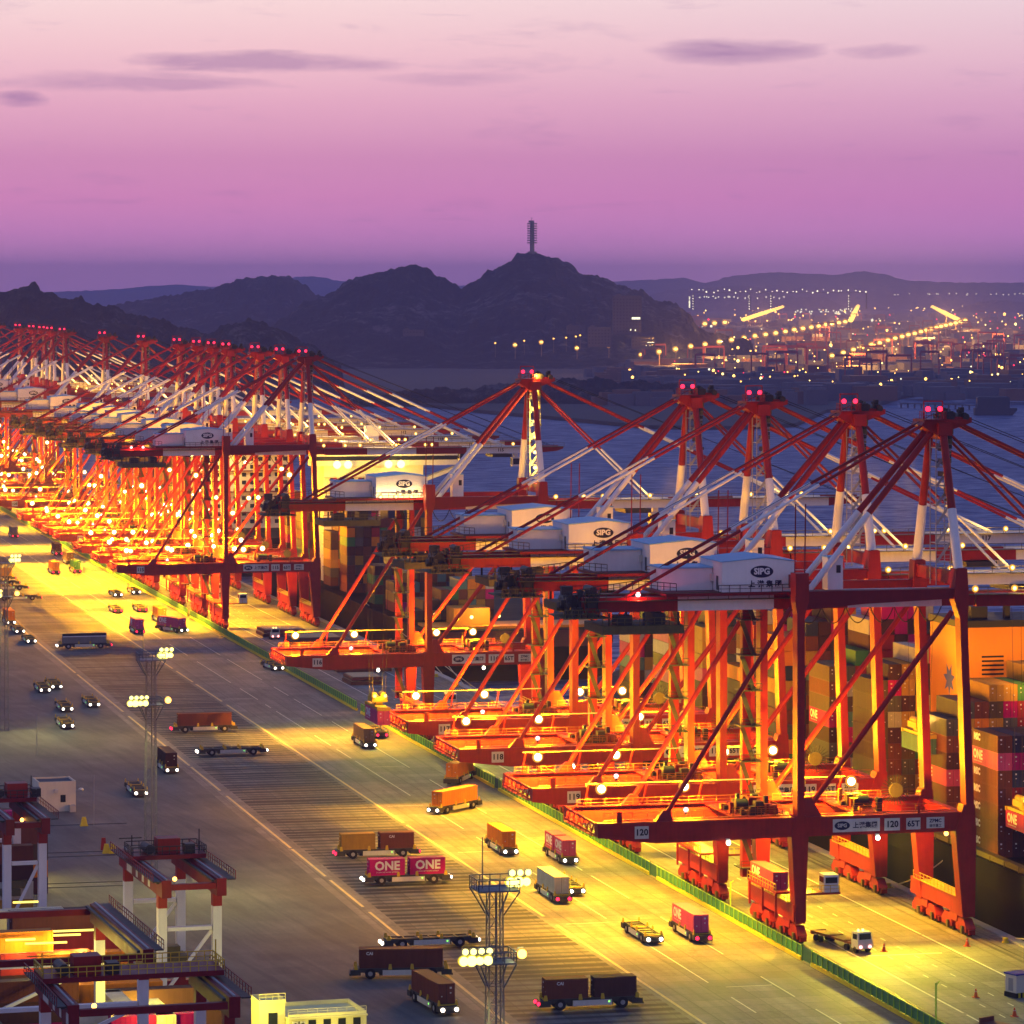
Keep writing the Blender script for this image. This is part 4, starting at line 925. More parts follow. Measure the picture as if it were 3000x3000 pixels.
# second ship
r = empty('container_ship', (216, 1020, -6), 'black-hulled ship with a floodlit white bridge, berthed behind the crane numbered 116', 'ship', 'container ships at the berth')
h = hull_mesh(216.2, 268, 1024, 1345, 8.2); h.v = [(x - 216, y - 1020, z + 6) for x, y, z in h.v]; h.build('hull', HULL, r)
MB().box(.6, 51.4, 3.9, 4.02, 9.5, 14.0).build('transom_band', BOOT, r)
MB().box(2, 50, 8, 24, 14.3, 15.0).box(10, 20, 14, 24, 15, 19.5).build('poop_house', ORANGE, r)
mb = MB().box(6, 38, 188, 200, 14, 51.5).box(2, 52, 186, 194, 50.5, 54.5).box(10, 34, 187.5, 198, 54.5, 58).box(20, 24, 190, 194, 58, 63)
mb.hexa([(38, 188, 45), (50, 187, 49.5), (50, 191, 49.5), (38, 193, 45), (38, 188, 46.2), (50, 187, 50.5), (50, 191, 50.5), (38, 193, 46.2)])
b_ = mb.build('bridge_house', WHITE, r)
for z in (24.5, 28, 31.5, 35, 38.5, 42, 45.5):
    mb = MB()
    for k in range(9): mb.box(8 + k * 3.3, 9.1 + k * 3.3, 187.93, 187.99, z, z + 1.1)
    mb.build('window', GLASS, b_)
MB().box(3, 51, 185.93, 185.99, 52.2, 53.5).build('window', GLASS, b_)
for x in (9.5, 13, 26, 30):
    MB().ball((x, 184.0, 51.0), 1.3, 0, 10, 6).build('deck_floodlight', E_YEL, r)
for x in (9, 30): point('bridge_flood', (x, 176, 50), 9000, (1, .60, .05), .5, r)
mb = MB()
for z in (19, 22.5, 26, 29.5, 33, 36.5, 40, 43.5, 47): mb.box(5.4, 38.6, 187.0, 188, z - .25, z)
mb.build('deck_edge', LGREY, b_)
for k in range(4): MB().box(9 + k * 8, 10 + k * 8, 187.2, 187.98, 14, 47).build('stair_trunk', DRED, b_)
for x, y in ((6, 20), (14, 10), (22, 12), (30, 10)): MB().ball((x, y, 17.4), .5).build('deck_lamp', E_YEL, r)
point('poop_flood', (18, 8, 19), 5000, (1, .62, .15), .4, r); point('poop_flood', (30, 7, 19), 5000, (1, .62, .15), .4, r)
b2 = [(1050.0, 9.0, (1, 2, 2, 3, 3, 4, 4, 4, 4), {0: 'tan'}), (1078.0, 9.0, (3, 4, 3, 4, 5, 5, 5, 5, 5), {(2, 2): 'teal'}), (1106.0, 9.0, (4, 4, 5, 5, 5, 6, 6, 6), {}), (1149, 9.0, (9, 9, 9, 8, 8, 9, 9, 9, 9, 9), {}), (1176, 9.0, (6, 7, 8, 9, 9, 9), {}), (1226, 9.0, (8, 8, 8), {}), (1254, 9.0, (8, 9, 8, 7), {})]
NB2 = stacks(b2, 218.2, 'second', seed=8, budget=0, wd='second'); print('BOXES', NB, NB2)
# third ship farther along, mostly behind the far row of cranes
r = empty('container_ship', (216, 1420, -6), 'far container ship glimpsed through the legs of the crowded crane row', 'ship', 'container ships at the berth')
h = hull_mesh(216.2, 262, 1420, 1720, 8.2); h.v = [(x - 216, y - 1420, z + 6) for x, y, z in h.v]; h.build('hull', HULL, r)
b_ = MB().box(6, 44, 60, 72, 14, 46).box(1, 48, 58, 66, 42, 46).build('bridge_house', CREAM, r)
mb = MB()
for z in range(16, 42, 3):
    for k in range(11): mb.box(8 + k * 3.2, 9.6 + k * 3.2, 59.9, 59.98, z, z + 1.5)
mb.build('window_row', GLASS, b_)
MB().box(5.5, 44.5, 58.6, 60, 20, 20.4).box(5.5, 44.5, 58.6, 60, 28, 28.4).box(5.5, 44.5, 58.6, 60, 36, 36.4).build('deck_edge', BOOT, b_)
point('bridge_flood', (8, 50, 44), 40000, (1, .66, .2), .5, r)
mb = MB(); rnd = random.Random(5)
for k in range(9):
    mb.box(3, 44, 84 + k * 15, 96 + k * 15, 14, 14 + 2.8 * rnd.randint(5, 9), k % 3)
mb.build('cargo_stack', [CM['brown'], CM['ochre'], CM['grey']], r)

# mooring ropes and quay bollards
RG = 'mooring ropes of the ships'
ropes = [((212.3, 566, .6), (216.4, 520, 8.6), 'pale mooring rope slanting up to the near hull at the right edge'), ((212.3, 622, .6), (216.5, 610, 6.5), 'pale mooring rope beside the waterside wheels of the nearest crane'),
         ((212.3, 960, .6), (217.2, 1030, 7.5), 'taut mooring rope running aft to the second ship, upper of two'), ((212.3, 985, .6), (217.2, 1062, 7.9), 'taut mooring rope running aft to the second ship, lower of two'),
         ((212.3, 940, .6), (218.0, 1120, 8.6), 'long mooring rope along the black side of the second ship')]
for a, b, lb in ropes:
    pts = [Vector(a).lerp(Vector(b), k / 10) - Vector((0, 0, .6 * (1 - ((k - 5) / 5) ** 2))) for k in range(11)]
    tag(MB().path(pts, .11, 6).build('mooring_rope', ROPE), lb, 'rope', RG)
bm = MB().tube((0, 0, 0), (0, 0, .55), .28, 10).tube((0, 0, .5), (0, 0, .8), .45, 12).tube((-.5, 0, .0), (.5, 0, .0), .3, 8).build('bollard', KERBY)
k = 0
for y in [518, 540, 566, 594, 622, 650, 690, 730, 775, 820, 870, 920, 960, 985, 1040]:
    o = bm if k == 0 else bm.copy()
    if k: COL.objects.link(o)
    k += 1; o.location = (210.6, y, 0)
    tag(o, f'yellow quay-edge bollard, {ORD[k]} from the right-hand end of the quay', 'bollard', 'bollards along the quay edge')

# hanging loads
def hanging(c, x, y, zc, col, text, lb, slb, ztop=50.0, L=12.19):
    X, Y = c.location.x + x, c.location.y + y
    s_ = empty('spreader', (X, Y, zc + 2.8), slb, 'spreader', 'spreaders hanging from the cranes')
    MB().box(-1.1, 1.1, -6.1, 6.1, .0, .5).box(-1.3, 1.3, -6.2, -5.6, -.15, .5).box(-1.3, 1.3, 5.6, 6.2, -.15, .5).build('spreader_frame', AGVY, s_)
    MB().box(-1.5, 1.5, -2.2, 2.2, 1.1, 2.1).tube((-.9, -1.4, 2.4), (-.9, 1.4, 2.4), .55, 10).tube((.9, -1.4, 2.4), (.9, 1.4, 2.4), .55, 10).box(-.7, .7, -1.4, 1.4, .5, 1.1).build('head_block', AGVY, s_)
    mb = MB()
    for a in (-1.2, 1.2):
        for b in (-1.6, 1.6): mb.tube((a, b, 2.2), (a * 1.4, b * 1.3, ztop - zc - 2.8), .035, 4)
    mb.build('hoist_rope', DARK, s_)
    MB().ball((1.0, -2.4, 2.3), .32).ball((-1.0, -2.4, 2.3), .32).build('spreader_lamp', E_ORNG, s_)
    point('spreader_glow', (0, -3.0, 2.8), 900, (1, .5, .08), .2, s_)
    if col: container((X, Y, zc), R(90), col, lb, L, text, 'containers hanging from cranes')
hanging(CRANES[3], -36.3, 10.7, 18.4, 'pink', 'ONE', 'pink lettered container hanging low over the fence', 'yellow spreader on the pink container hanging over the fence', 48)
hanging(CRANES[0], 40.5, 10.7, 14.5, 'magenta', 'ONE', 'magenta lettered container hanging behind the nearest waterside leg', 'yellow lamp-lit spreader behind the nearest waterside leg')
hanging(CRANES[1], 37.5, 10.7, 22.5, 'teal', None, 'grey green container hanging over the near ship', 'lamp-lit spreader holding the grey green container over the near ship')
hanging(CRANES[0], 47.5, 12, 24.0, None, None, '', 'empty lamp-lit spreader at the right edge above the near ship')
p = CRANES[0].location
container((p.x - 1.9, p.y + 11.4, 7.52), R(90), 'pink', 'pink lettered container resting on the lashing platform of the nearest crane', 12.19, 'ONE')
# ------------------------------------------------------------------ things on the quay
def truck(px, py, rz, label, lamps='r', load=None):
    r = empty('terminal_truck', gnd(px, py), label, 'truck', 'terminal trucks on the quay', rz)
    c = MB().box(5.2, 7.2, -1.25, 1.25, .7, 2.0).fr(2.0, (5.2, 7.2, -1.25, 1.25), 3.2, (5.3, 6.9, -1.15, 1.15)).build('cab', CREAM, r)
    MB().box(7.14, 7.18, -1.0, 1.0, 2.1, 3.0).box(5.6, 6.8, -1.27, -1.2, 2.1, 2.9).build('window', GLASS, c)
    MB().box(-7.4, 5.2, -1.1, 1.1, 1.1, 1.4).box(-7.4, -6.9, -1.25, 1.25, .9, 1.5).box(-2, -1.6, -1.25, 1.25, 1.1, 1.55).box(3, 3.4, -1.25, 1.25, 1.1, 1.55).build('trailer_bed', BOOT, r)
    for x in (6.2, 3.4, -4.6, -6.0):
        for y in (-1.0, 1.0): MB().tube((x, y - .25, .5), (x, y + .25, .5), .5, 12).build('wheel', TYRE, r)
    for y in (-.8, .8): MB().ball((7.25, y, 1.0), .24).build('head_lamp', E_REDW if lamps == 'r' else E_HEAD, r)
    MB().ball((5.8, .4, 3.35), .2).ball((5.8, -.4, 3.35), .2).build('roof_beacon', E_YEL, r)
    return r
truck(2465, 2772, R(-78), 'cream terminal truck with an empty flat trailer under the nearest crane')
truck(795, 1868, R(-90), 'terminal truck parked under the crane numbered 116 beside the hatch covers')
# hatch covers stacked between the rails
HG = 'hatch covers laid down between the crane rails'
for i, (x, y, w, l, n) in enumerate(((194, 1075, 14, 13, 3), (194.5, 1042, 15, 12, 2), (195, 1008, 14.5, 12, 4), (189, 975, 8, 12, 2), (192, 1115, 12, 13, 2))):
    for k in range(n):
        o = MB().box(-w / 2, w / 2, -l / 2, l / 2, 0, .8).box(-w / 2 + .5, w / 2 - .5, -l / 2 + .5, l / 2 - .5, .8, .92, 1).build('hatch_cover', [BOOT, TAN], None, (x + k * .3, y, k * 1.15 + .05))
        for q in range(2): pass
        tag(o, f'tan hatch cover, {ORD[k + 1]} from the ground in the {ORD[i + 1]} pile on the quay', 'hatch cover', HG)
# guard box, cones, dark trailer at bottom right
p = gnd(2985, 2918); r = empty('guard_box', p, 'small cream guard box with a blue roof on a striped base at the right edge', 'guard box', None, R(20))
MB().box(-1.5, 1.5, -1.2, 1.2, .7, 3.2).build('cabin', CREAM, r); MB().box(-1.65, 1.65, -1.35, 1.35, 3.2, 3.4).build('roof', paint('blue roof', (.03, .05, .30), .4, .1), r)
MB().box(-1.53, -1.5, -.5, .5, .9, 2.7).build('door', GREY, r)
mb = MB()
for k in range(8): mb.box(-1.6 + .4 * k, -1.2 + .4 * k, -1.3, 1.3, 0, .68, k % 2)
mb.build('striped_base', [BLACK, KERBY], r)
cm_ = MB().tube((0, 0, .05), (0, 0, .95), .26, 10, 0, .05).box(-.35, .35, -.35, .35, 0, .06, 0).tube((0, 0, .42), (0, 0, .66), .172, 10, 1, .118).build('traffic_cone', [paint('cone orange', (.75, .10, .02), .5, .1), WHITE])
for k, (px, py, lb) in enumerate(((2859, 2922, 'orange cone left of the guard box'), (2833, 2772, 'orange cone on the quay right of the nearest waterside wheels'), (2590, 2788, 'orange cone on the white line beside the truck'), (2972, 2978, 'orange cone at the bottom right beside the dark trailer'))):
    o = cm_ if k == 0 else cm_.copy()
    if k: COL.objects.link(o)
    o.location = gnd(px, py); o.scale = (1.3, 1.3, 1.3); tag(o, lb, 'traffic cone', 'traffic cones on the quay')
p = gnd(2985, 3040); r = empty('flat_trailer', p, 'dark flat trailer cut off at the bottom right corner', 'trailer', None, R(-62))
MB().box(-6, 6, -1.3, 1.3, 1.0, 1.35).box(-6, -5.6, -1.3, 1.3, 1.3, 2.0).build('bed', BOOT, r)
for x in (-4.5, -3.3, 3.8):
    for y in (-1, 1): MB().tube((x, y - .2, .5), (x, y + .2, .5), .5, 12).build('wheel', TYRE, r)

# ------------------------------------------------------------------ yard corner: stacking cranes, boxes and buildings
YG = 'red and white stacking cranes of the yard'
def rmg(px, py_base, label, span=27, base=8.4, H=20.6, yaw=3.0, tf=.55, lit=False):
    p = gnd(px, py_base); r = empty('stacking_crane', p, label, 'stacking crane', YG, R(yaw))
    # local x across (between girders), y along the girders, origin at near left leg
    for x in (0, base):
        for y in (0, span):
            mb = MB().box(x - .75, x + .75, y - .9, y + .9, 12.5, H, 0).box(x - .73, x + .73, y - .88, y + .88, 5.0, 12.5, 1).box(x - .75, x + .75, y - .9, y + .9, 1.2, 5.0, 0)
            # red head, white middle, red foot
            mb = MB().box(x - .62, x + .62, y - .72, y + .72, H - 4.2, H, 0).box(x - .60, x + .60, y - .70, y + .70, 5.4, H - 4.2, 1).box(x - .62, x + .62, y - .72, y + .72, 1.2, 5.4, 0)
            mb.build('leg', [RED, WHITE], r)
        mb = MB().box(x - .66, x + .66, -3.5, span + 3.5, H - 2.4, H - .01).box(x - 1.3, x - .9, -3, span + 3, H - .5, H - .2, 1)
        mb.build('girder', [DRED, DARK], r)
        s = -1 if x == 0 else 1
        mb = MB().box(min(x + s * .8, x + s * 1.9), max(x + s * .8, x + s * 1.9), -3.5, span + 3.5, H - .25, H - .1, 1).rail([(x + s * 1.9, -3.5, H - .1), (x + s * 1.9, span + 3.5, H - .1)], 1.1, 1.5, .05, 0).box(x - .12, x + .12, -3.4, span + 3.4, H, H + .18, 2)
        mb.build('girder_walkway', [DRED, DARK, GREY], r)
    for y in (0, span):
        MB().box(.75, base - .75, y - .5, y + .5, 13.2, 13.7).beam((.8, y, 5.2), (base - .7, y, 13.0), .42, .42).build('brace', WHITE, r)
        MB().box(-1.6, base + 1.6, y - .7, y + .7, .9, 2.0).build('bogie_beam', RED, r)
        mb = MB()
        for q in (-1.0, 1.0, base - 1, base + 1): mb.tube((q, y - .2, .45), (q, y + .2, .45), .45, 10)
        mb.build('wheel_row', DARK, r)
    MB().box(.75, base - .75, -3.4, -2.6, H - 1.4, H - .6).build('end_tie', DRED, r); MB().box(.75, base - .75, span + 2.6, span + 3.4, H - 1.4, H - .6).build('end_tie', DRED, r)
    if tf > 0:
        t = MB().box(-1.4, base + 1.4, span * tf, span * tf + 6.5, H + .3, H + .9).build('trolley', DRED, r)
        y = span * tf
        MB().box(2.4, 5.6, y + 1.4, y + 4.2, H + .9, H + 3.0).build('winch_house', RED, t)
        MB().tube((1.2, y + 1, H + 1.6), (1.2, y + 5, H + 1.6), .7, 10).build('winch', DARK, t); MB().box(6.2, 7.6, y + .8, y + 3, H + .9, H + 2.2).build('switch_box', DARK, t)
        mb = MB().rail([(-1.4, y, H + .9), (base + 1.4, y, H + .9), (base + 1.4, y + 6.5, H + .9), (-1.4, y + 6.5, H + .9), (-1.4, y, H + .9)], 1.2, 1.0, .06).beam((-1.2, y + 2, H + .9), (-1.2, y + 2, H + 3.6), .14, .14).beam((base + 1, y + 3, H + .9), (base + 1, y + 3, H + 4), .14, .14).beam((-3, y + 2, H + 3.2), (.2, y + 2, H + 3.2), .14, .14)
        mb.build('trolley_rail', RAILY if lit else DARK, t)
        for x in (2.0, 4.4): MB().ball((x, y - .6, H - 2.4), .32).build('trolley_lamp', E_ORNG, t)
    y = span * .5
    MB().box(1.2, base - 1.2, y + .6, y + 5, 6.4, 7.4).box(3, 5.4, y + 1.6, y + 4, 7.4, 8.6).build('spreader', OLIVE, r)
    sg = MB()
    for q, w, tx in ((4.2, 3.4, 'SIPG'), (11, 1.2, 'A'), (15, 1.2, '2'), (19, 1.2, '1')):
        pass
    sg.box(-.74, -.67, span - 6.6, span - 3.0, H - 2.2, H - .9, 0)
    sg.build('girder_sign', LGREY, r)
    for q in (span - 11, span - 15.5, span - 20): MB().box(-.74, -.67, q, q + 1.2, H - 2.1, H - .9, 0).build('girder_sign', LGREY, r)
    return r
rmg(474, 3012, 'small red and white yard crane with white legs, alone in front of the carrier road', 25, 7.6, 20.6)
rmg(20, 2790, 'yard crane at the left edge, tall red and white leg beside the small building', 25, 5.4, 20.6)
rmg(-60, 3290, 'yard crane at lower left whose girder slants down behind the yellow-railed one', 30, 20.0, 20.6, tf=.0)
rmg(200, 3464, 'yard crane cut off by the bottom edge, with a yellow-railed trolley', 16, 18.4, 20.6, lit=True)
# boxes stacked in the yard under the cranes
yc = ['brown', 'darkbrown', 'ochre', 'cream', 'orange', 'tan', 'magenta', 'red']; rnd = random.Random(11); k = 0
for j, (px, py, n) in enumerate(((60, 2890, 4), (150, 2890, 4), (240, 2880, 3), (60, 2960, 4), (160, 2960, 5), (250, 2960, 4), (20, 3030, 5), (130, 3030, 4), (240, 3030, 4), (340, 3060, 3), (440, 3080, 3), (540, 3080, 2), (90, 3120, 4), (340, 3150, 3), (460, 3160, 3), (560, 3160, 2), (30, 2560, 4), (30, 2620, 5), (-20, 2740, 5))):
    p = gnd(px, py)
    for t_ in range(n):
        k += 1; col = rnd.choice(yc)
        container((p.x, p.y, t_ * 2.79 + .02), R(3), col, f'{WORD.get(col, col)} container, {ORD[t_ + 1]} from the ground in yard stack {j + 1} counted from the far left', 12.19, None, 'containers stacked in the yard')
for px, py, lb in ((348, 3110, 'white container glowing yellow under the yellow-railed yard crane, left of two'), (462, 3140, 'white container glowing yellow under the yellow-railed yard crane, right of two')):
    q_ = gnd(px, py)
    for t_ in range(3): container(q_ + Vector((0, 0, t_ * 2.79 + .02)), R(93), 'cream', lb + (', lowest', ', middle', ', top')[t_], 12.19, None, 'containers stacked in the yard')
    point('yard_fill', q_ + Vector((-1.5, -9, 9)), 2600, (1, .80, .05), .3); point('yard_fill', q_ + Vector((6, -5, 11.5)), 1500, (1, .80, .05), .3)  # unseen fill lights added to turn these boxes yellow
# glowing strips standing in for lit box edges, plus added fill lights
TG = 'long yellow glow strips over the yard stacks'
for i, (px, py, z, w) in enumerate(((180, 2742, 13, 5.2), (135, 2765, 13, 5.6), (235, 2728, 13, 7.6), (75, 2645, 13, 3.6), (60, 2755, 13, 4))):
    p = gnd(px, py, z); o = MB().box(-w / 2, w / 2, -.22, .22, 0, .22).build('lit_edge_strip', E_EDGEGLOW, None, p); tag(o, f'added glowing yellow lit edge strip, {ORD[i + 1]} of the group over the yard stacks', 'lit edge strip', TG)
    point('added_edge_light', p + Vector((0, -2, -.6)), 1800, (1, .72, .12), .4, None)  # unseen light added under each strip to spread its glow
for px, py in ((420, 2965), (250, 2930), (560, 2990), (40, 2480)):
    p = gnd(px, py, 6.0); point('yard_fill', p, 5200, (1, .78, .08), .4)  # added fill light without a fixture, brightens the yard corner
# small white building, its air conditioner, window and dish
p = gnd(168, 2378); r = empty('white_building', p, 'small cream building with a flat dark roof beside the yard road', 'building', None, R(3))
MB().box(-3.6, 3.6, 0, 7.5, 0, 5.4).box(-3.6, 3.6, 0, .25, 5.4, 5.8).box(-3.6, 3.6, 7.25, 7.5, 5.4, 5.8).box(-3.6, -3.35, .25, 7.25, 5.4, 5.8).box(3.35, 3.6, .25, 7.25, 5.4, 5.8).build('wall', CREAM, r)
MB().box(-3.35, 3.35, .25, 7.25, 5.41, 5.5).build('roof', paint('dark flat roof', (.05, .06, .08), .7, .3), r)
MB().box(.6, 1.6, -.06, -.005, 1.8, 3.2).build('window', GLASS, r); MB().box(-.6, .1, -.45, -.01, 3.6, 4.3).build('air_conditioner', LGREY, r)
MB().box(2.2, 3.3, -1.6, -.02, 0, 1.3).build('porch', STONEM, r); MB().ball((4.5, -.6, 4.2), .55, 0, 10, 6, .6).beam((3.6, .2, 4), (4.4, -.4, 4.2), .1, .1, 1).build('dish', [LGREY, GREY], r)
# yellow lit office building at the bottom edge
p = gnd(930, 3115, 0); r = empty('office_building', p, 'low cream office building lit yellow at the bottom edge', 'building', None, R(4))
MB().box(-3.9, 6.6, 0, 9, 0, 6.0).box(-3.9, 6.6, 0, .2, 6.0, 6.5).box(6.4, 6.6, .2, 9, 6.0, 6.5).box(-3.9, 6.4, 8.8, 9, 6.0, 6.5).build('wall', YELB, r)
w2 = MB().box(-7.4, -3.95, 1.5, 6, 0, 7.8).box(-7.5, -3.9, 1.3, 1.5, 7.8, 8.3).box(-4.1, -3.9, 1.5, 6, 7.8, 8.3).box(-7.5, -7.3, 1.5, 6, 7.8, 8.3).box(-7.3, -4.1, 5.8, 6, 7.8, 8.3).build('stair_block', YELB, r)
for k in range(4): MB().box(-1.2 + 2.0 * k, -.2 + 2.0 * k, -.06, -.004, 3.6, 5.7).build('window', GLASS, r)
MB().box(-3.95, 6.65, -.5, -.004, 5.95, 6.15).build('cornice', YELB, r)
for k in range(2): MB().box(-3.4 + 1.0 * k, -2.7 + 1.0 * k, -.45, -.01, 4.9, 5.6).tube((-3.05 + 1.0 * k, -.48, 5.25), (-3.05 + 1.0 * k, -.45, 5.25), .24, 12, 1).build('air_conditioner', [LGREY, DARK], r)
MB().box(-6.2, -5.0, 1.42, 1.49, 4.4, 6.6).build('window', GLASS, r); mb = MB().rail([(-7.4, 1.4, 8.3), (-3.95, 1.4, 8.3)], .8, .8, .04).rail([(-3.9, .1, 6.5), (6.6, .1, 6.5)], .6, 1.2, .03); mb.build('roof_rail', YELB, r)
point('office_flood', p + Vector((1.5, -6, 7.5)), 2000, (1, .82, .12), .3); point('office_flood', p + Vector((-8, -3, 7.5)), 2000, (1, .82, .12), .3)
# thin poles and road barriers in the yard road
for i, (px, py, h_) in enumerate(((108, 2215, 9), (275, 2420, 9.5))):
    o = MB().tube((0, 0, 0), (0, 0, h_), .07, 6).build('thin_pole', GREY, None, gnd(px, py)); tag(o, ['thin grey pole left of the small building', 'thin grey pole right of the small building'][i], 'pole', 'thin poles in the yard road')
for i, (px, py) in enumerate(((246, 2420), (312, 2500), (330, 2500))):
    o = MB().fr(0, (-.7, .7, -.4, .4), 1.7, (-.35, .35, -.2, .2)).box(-.75, .75, -.45, .45, 0, .2).build('road_barrier', KERBY, None, gnd(px, py)); tag(o, ['yellow road block alone, nearest the small building', 'yellow road block beside the red one', 'yellow road block nearest the lone yard crane'][i], 'road block', 'road blocks by the yard rails')
o = MB().fr(0, (-.5, .5, -.3, .3), 2.2, (-.35, .35, -.2, .2)).build('road_barrier', RED, None, gnd(303, 2490)); tag(o, 'tall red road block by the yard rails', 'road block', 'road blocks by the yard rails')
mb = MB()
for py in (2420, 2500, 2512, 2590, 2602, 2690):
    p = gnd(120, py); q = gnd(370, py - 8); mb.beam((p.x - 30, p.y, .05), (q.x, q.y, .05), .5, .1)
struct(mb.build('yard_rail', RAILM))

# ------------------------------------------------------------------ hill tower, hill buildings, far port
p = at_depth(1559, 745, 5700); r = empty('signal_tower', p, 'tall dark ringed tower on top of the hill', 'tower')
mb = MB().tube((0, 0, -12), (0, 0, 49), 3.5, 14, 0, 3.0).tube((0, 0, -12), (0, 0, 4), 6.5, 14).tube((-.8, 0, 49), (-.8, 0, 54), .4, 6)
mb.box(-5.0, 2.6, -2, 2, 46.5, 49.5); mb.build('shaft', paint('tower concrete', (.14, .15, .18), .8, .2, .1), r)
mb = MB()
for k in range(9): z = 16 + k * 3.5; mb.tube((0, 0, z), (0, 0, z + 1.7), 7.4, 16)
mb.build('ring_gallery', MATS['tower concrete'], r)
bx = [(1795, 1880, 866, 975, 4900, 'tall grey hillside block with a lit strip of windows', 3), (1722, 1790, 958, 1010, 4850, 'stepped building left of the tall hillside block', 0), (1660, 1715, 954, 972, 4880, 'low flat-roofed building on the hillside, leftmost of the cluster', 0),
      (1850, 1920, 985, 1015, 4800, 'low building at the foot of the tall hillside block', 1), (1180, 1240, 966, 978, 4880, 'tiny house alone low on the dark hill', 0)]
HB = paint('hill building', (.06, .06, .075), .8, .2, .1)
for x0, x1, y0, y1, d, lb, lit in bx:
    a, b = at_depth(x0, y1, d), at_depth(x1, y1, d); W = (b - a).length; H = (y1 - y0) * d / F
    r = empty('hillside_building', a, lb, 'building', 'buildings on the hillside', -ALPHA)
    MB().box(0, W, 0, 14, -3, H).box(W * .1, W * .3, 3, 9, H, H + 2).build('wall', HB, r)
    mb = MB()
    for k in range(max(1, int(H / 4))):
        for q in range(max(2, int(W / 4))): mb.box(1 + q * 4, 2.8 + q * 4, -.06, -.01, 1.2 + k * 4, 2.8 + k * 4)
    mb.build('window_row', GLASS, r)
    if lit: MB().box(W * .66, W * .95, -.2, -.07, H * .36, H * .42).box(W * .6, W * .64, -.2, -.07, H * .06, H * .1).box(W * .76, W * .8, -.2, -.07, H * .05, H * .09).build('lit_window', E_WIN, r)
# lamps of the far port: two long rows and a scatter by the hill
LG = 'yellow lamp posts of the far port'
def lampset(pts, row, z=24.0, col=E_ORNG, big=1.0, dep=None):
    for i, (px, py) in enumerate(pts):
        d = dep or F * (CAMH - z) / (py - HORY); p = at_depth(px, py, d); s = min(max(.75, d / 5600), 2.0) * big
        o = MB().tube((0, 0, -z - 3 if not dep else -18), (0, 0, 0), .6 * s, 6, 1, .45 * s).ball((0, 0, .4), (3.0 if big < 1.05 else 3.8) * s, 0, 10, 6, .65).tube((0, 1.5, .2), (0, 1.2, .2), (4.6 if big < 1.05 else 2.0) * s, 14, 2, (4.0 if big < 1.05 else 1.8) * s).build('lamp_post', [col, paint('lamp post steel', (.34, .22, .10), .6, .1) if 'lamp post steel' not in MATS else MATS['lamp post steel'], MATS['far lamp glow'] if 'far lamp glow' in MATS else emit('far lamp glow', (1, .46, .06), .75)], None, p)  # glowing disc behind each ball paints the lamp's halo
        tag(o, row % ORD[i + 1], 'lamp post', LG)
def r3(l): return [(1900 + x * .5694, 700 + y * .5694) for x, y in l]
def r2(l): return [(900 + x * .5694, 600 + y * .5694) for x, y in l]
lampset(r3([(55, 582), (140, 568), (218, 553), (292, 543), (365, 530), (428, 520), (492, 510), (548, 500), (603, 492), (655, 485), (705, 477), (750, 468), (795, 461), (838, 455), (876, 449), (910, 442), (945, 437), (980, 432), (1012, 427)]), 'yellow lamp post, %s of the long left row across the bay')
lampset(r3([(945, 602), (1003, 586), (1055, 571), (1100, 559), (1147, 546), (1190, 536), (1232, 522), (1270, 512), (1305, 503), (1337, 494), (1370, 487), (1402, 478), (1430, 470), (1455, 464), (1482, 457), (1505, 451), (1530, 445), (1555, 439), (1580, 433), (1605, 427), (1630, 421)]), 'yellow lamp post, %s of the long right row across the bay')
lampset(r2([(1070, 722), (1205, 708), (1388, 738), (1552, 724), (1717, 772), (1813, 758), (1897, 744)]), 'yellow lamp post, %s from the left below the tower hill', 16, E_ORNG, .8, 5020)
lampset(r2([(968, 713), (1117, 701), (1268, 690), (1333, 685), (1383, 679), (1405, 673)]), 'small orange lamp, %s along the dark hillside road', 10, E_ORNG, .36, 5020)
lampset(r3([(290, 438), (340, 434), (393, 430)]), 'yellow lamp post, %s of three right of the tower hill foot', 24)
for (a, b, n, nm) in (((490, 415), (688, 350), 15, 'yellow lamp, %s in the tight bright slanting string left of centre'), ((1040, 420), (1078, 345), 11, 'yellow lamp, %s in the short steep bright string'), ((1462, 350), (1592, 415), 14, 'yellow lamp, %s in the bright string falling to the right row')):
    lampset(r3([(a[0] + (b[0] - a[0]) * i / (n - 1), a[1] + (b[1] - a[1]) * i / (n - 1)) for i in range(n)]), nm, 24, emit('string lamp', (1, .56, .08), 4) if 'string lamp' not in MATS else MATS['string lamp'], 1.1)
# dark stacks, sheds and gantries of the far port: too many to count
FAR = [paint('far stack blue', (.10, .10, .13), .8, .3, .02), paint('far stack brown', (.16, .085, .06), .8, .3, .02), paint('far gantry red', (.26, .06, .06), .7, .2, .02)]
rnd = random.Random(21); mb = MB()
for k in range(900):
    px = rnd.uniform(1850, 3080); py = 885 + 285 * rnd.random() ** 1.15
    if py > 1120 and px < 2420 and rnd.random() < .4: continue
    p = gnd(px, py + 5, -3)
    if (p - Vector((0, 0, 0))).length > 13500: continue
    w, d_, h_ = rnd.uniform(10, 42), rnd.uniform(10, 30), rnd.uniform(5, 16)
    mb.box(p.x - w / 2, p.x + w / 2, p.y - d_ / 2, p.y + d_ / 2, -3, -3 + h_, rnd.choice((0, 0, 1)))
stuff(mb.build('far_port_stacks', FAR), 'dark mass of container stacks and sheds of the far port', 'container yard')
mb = MB()
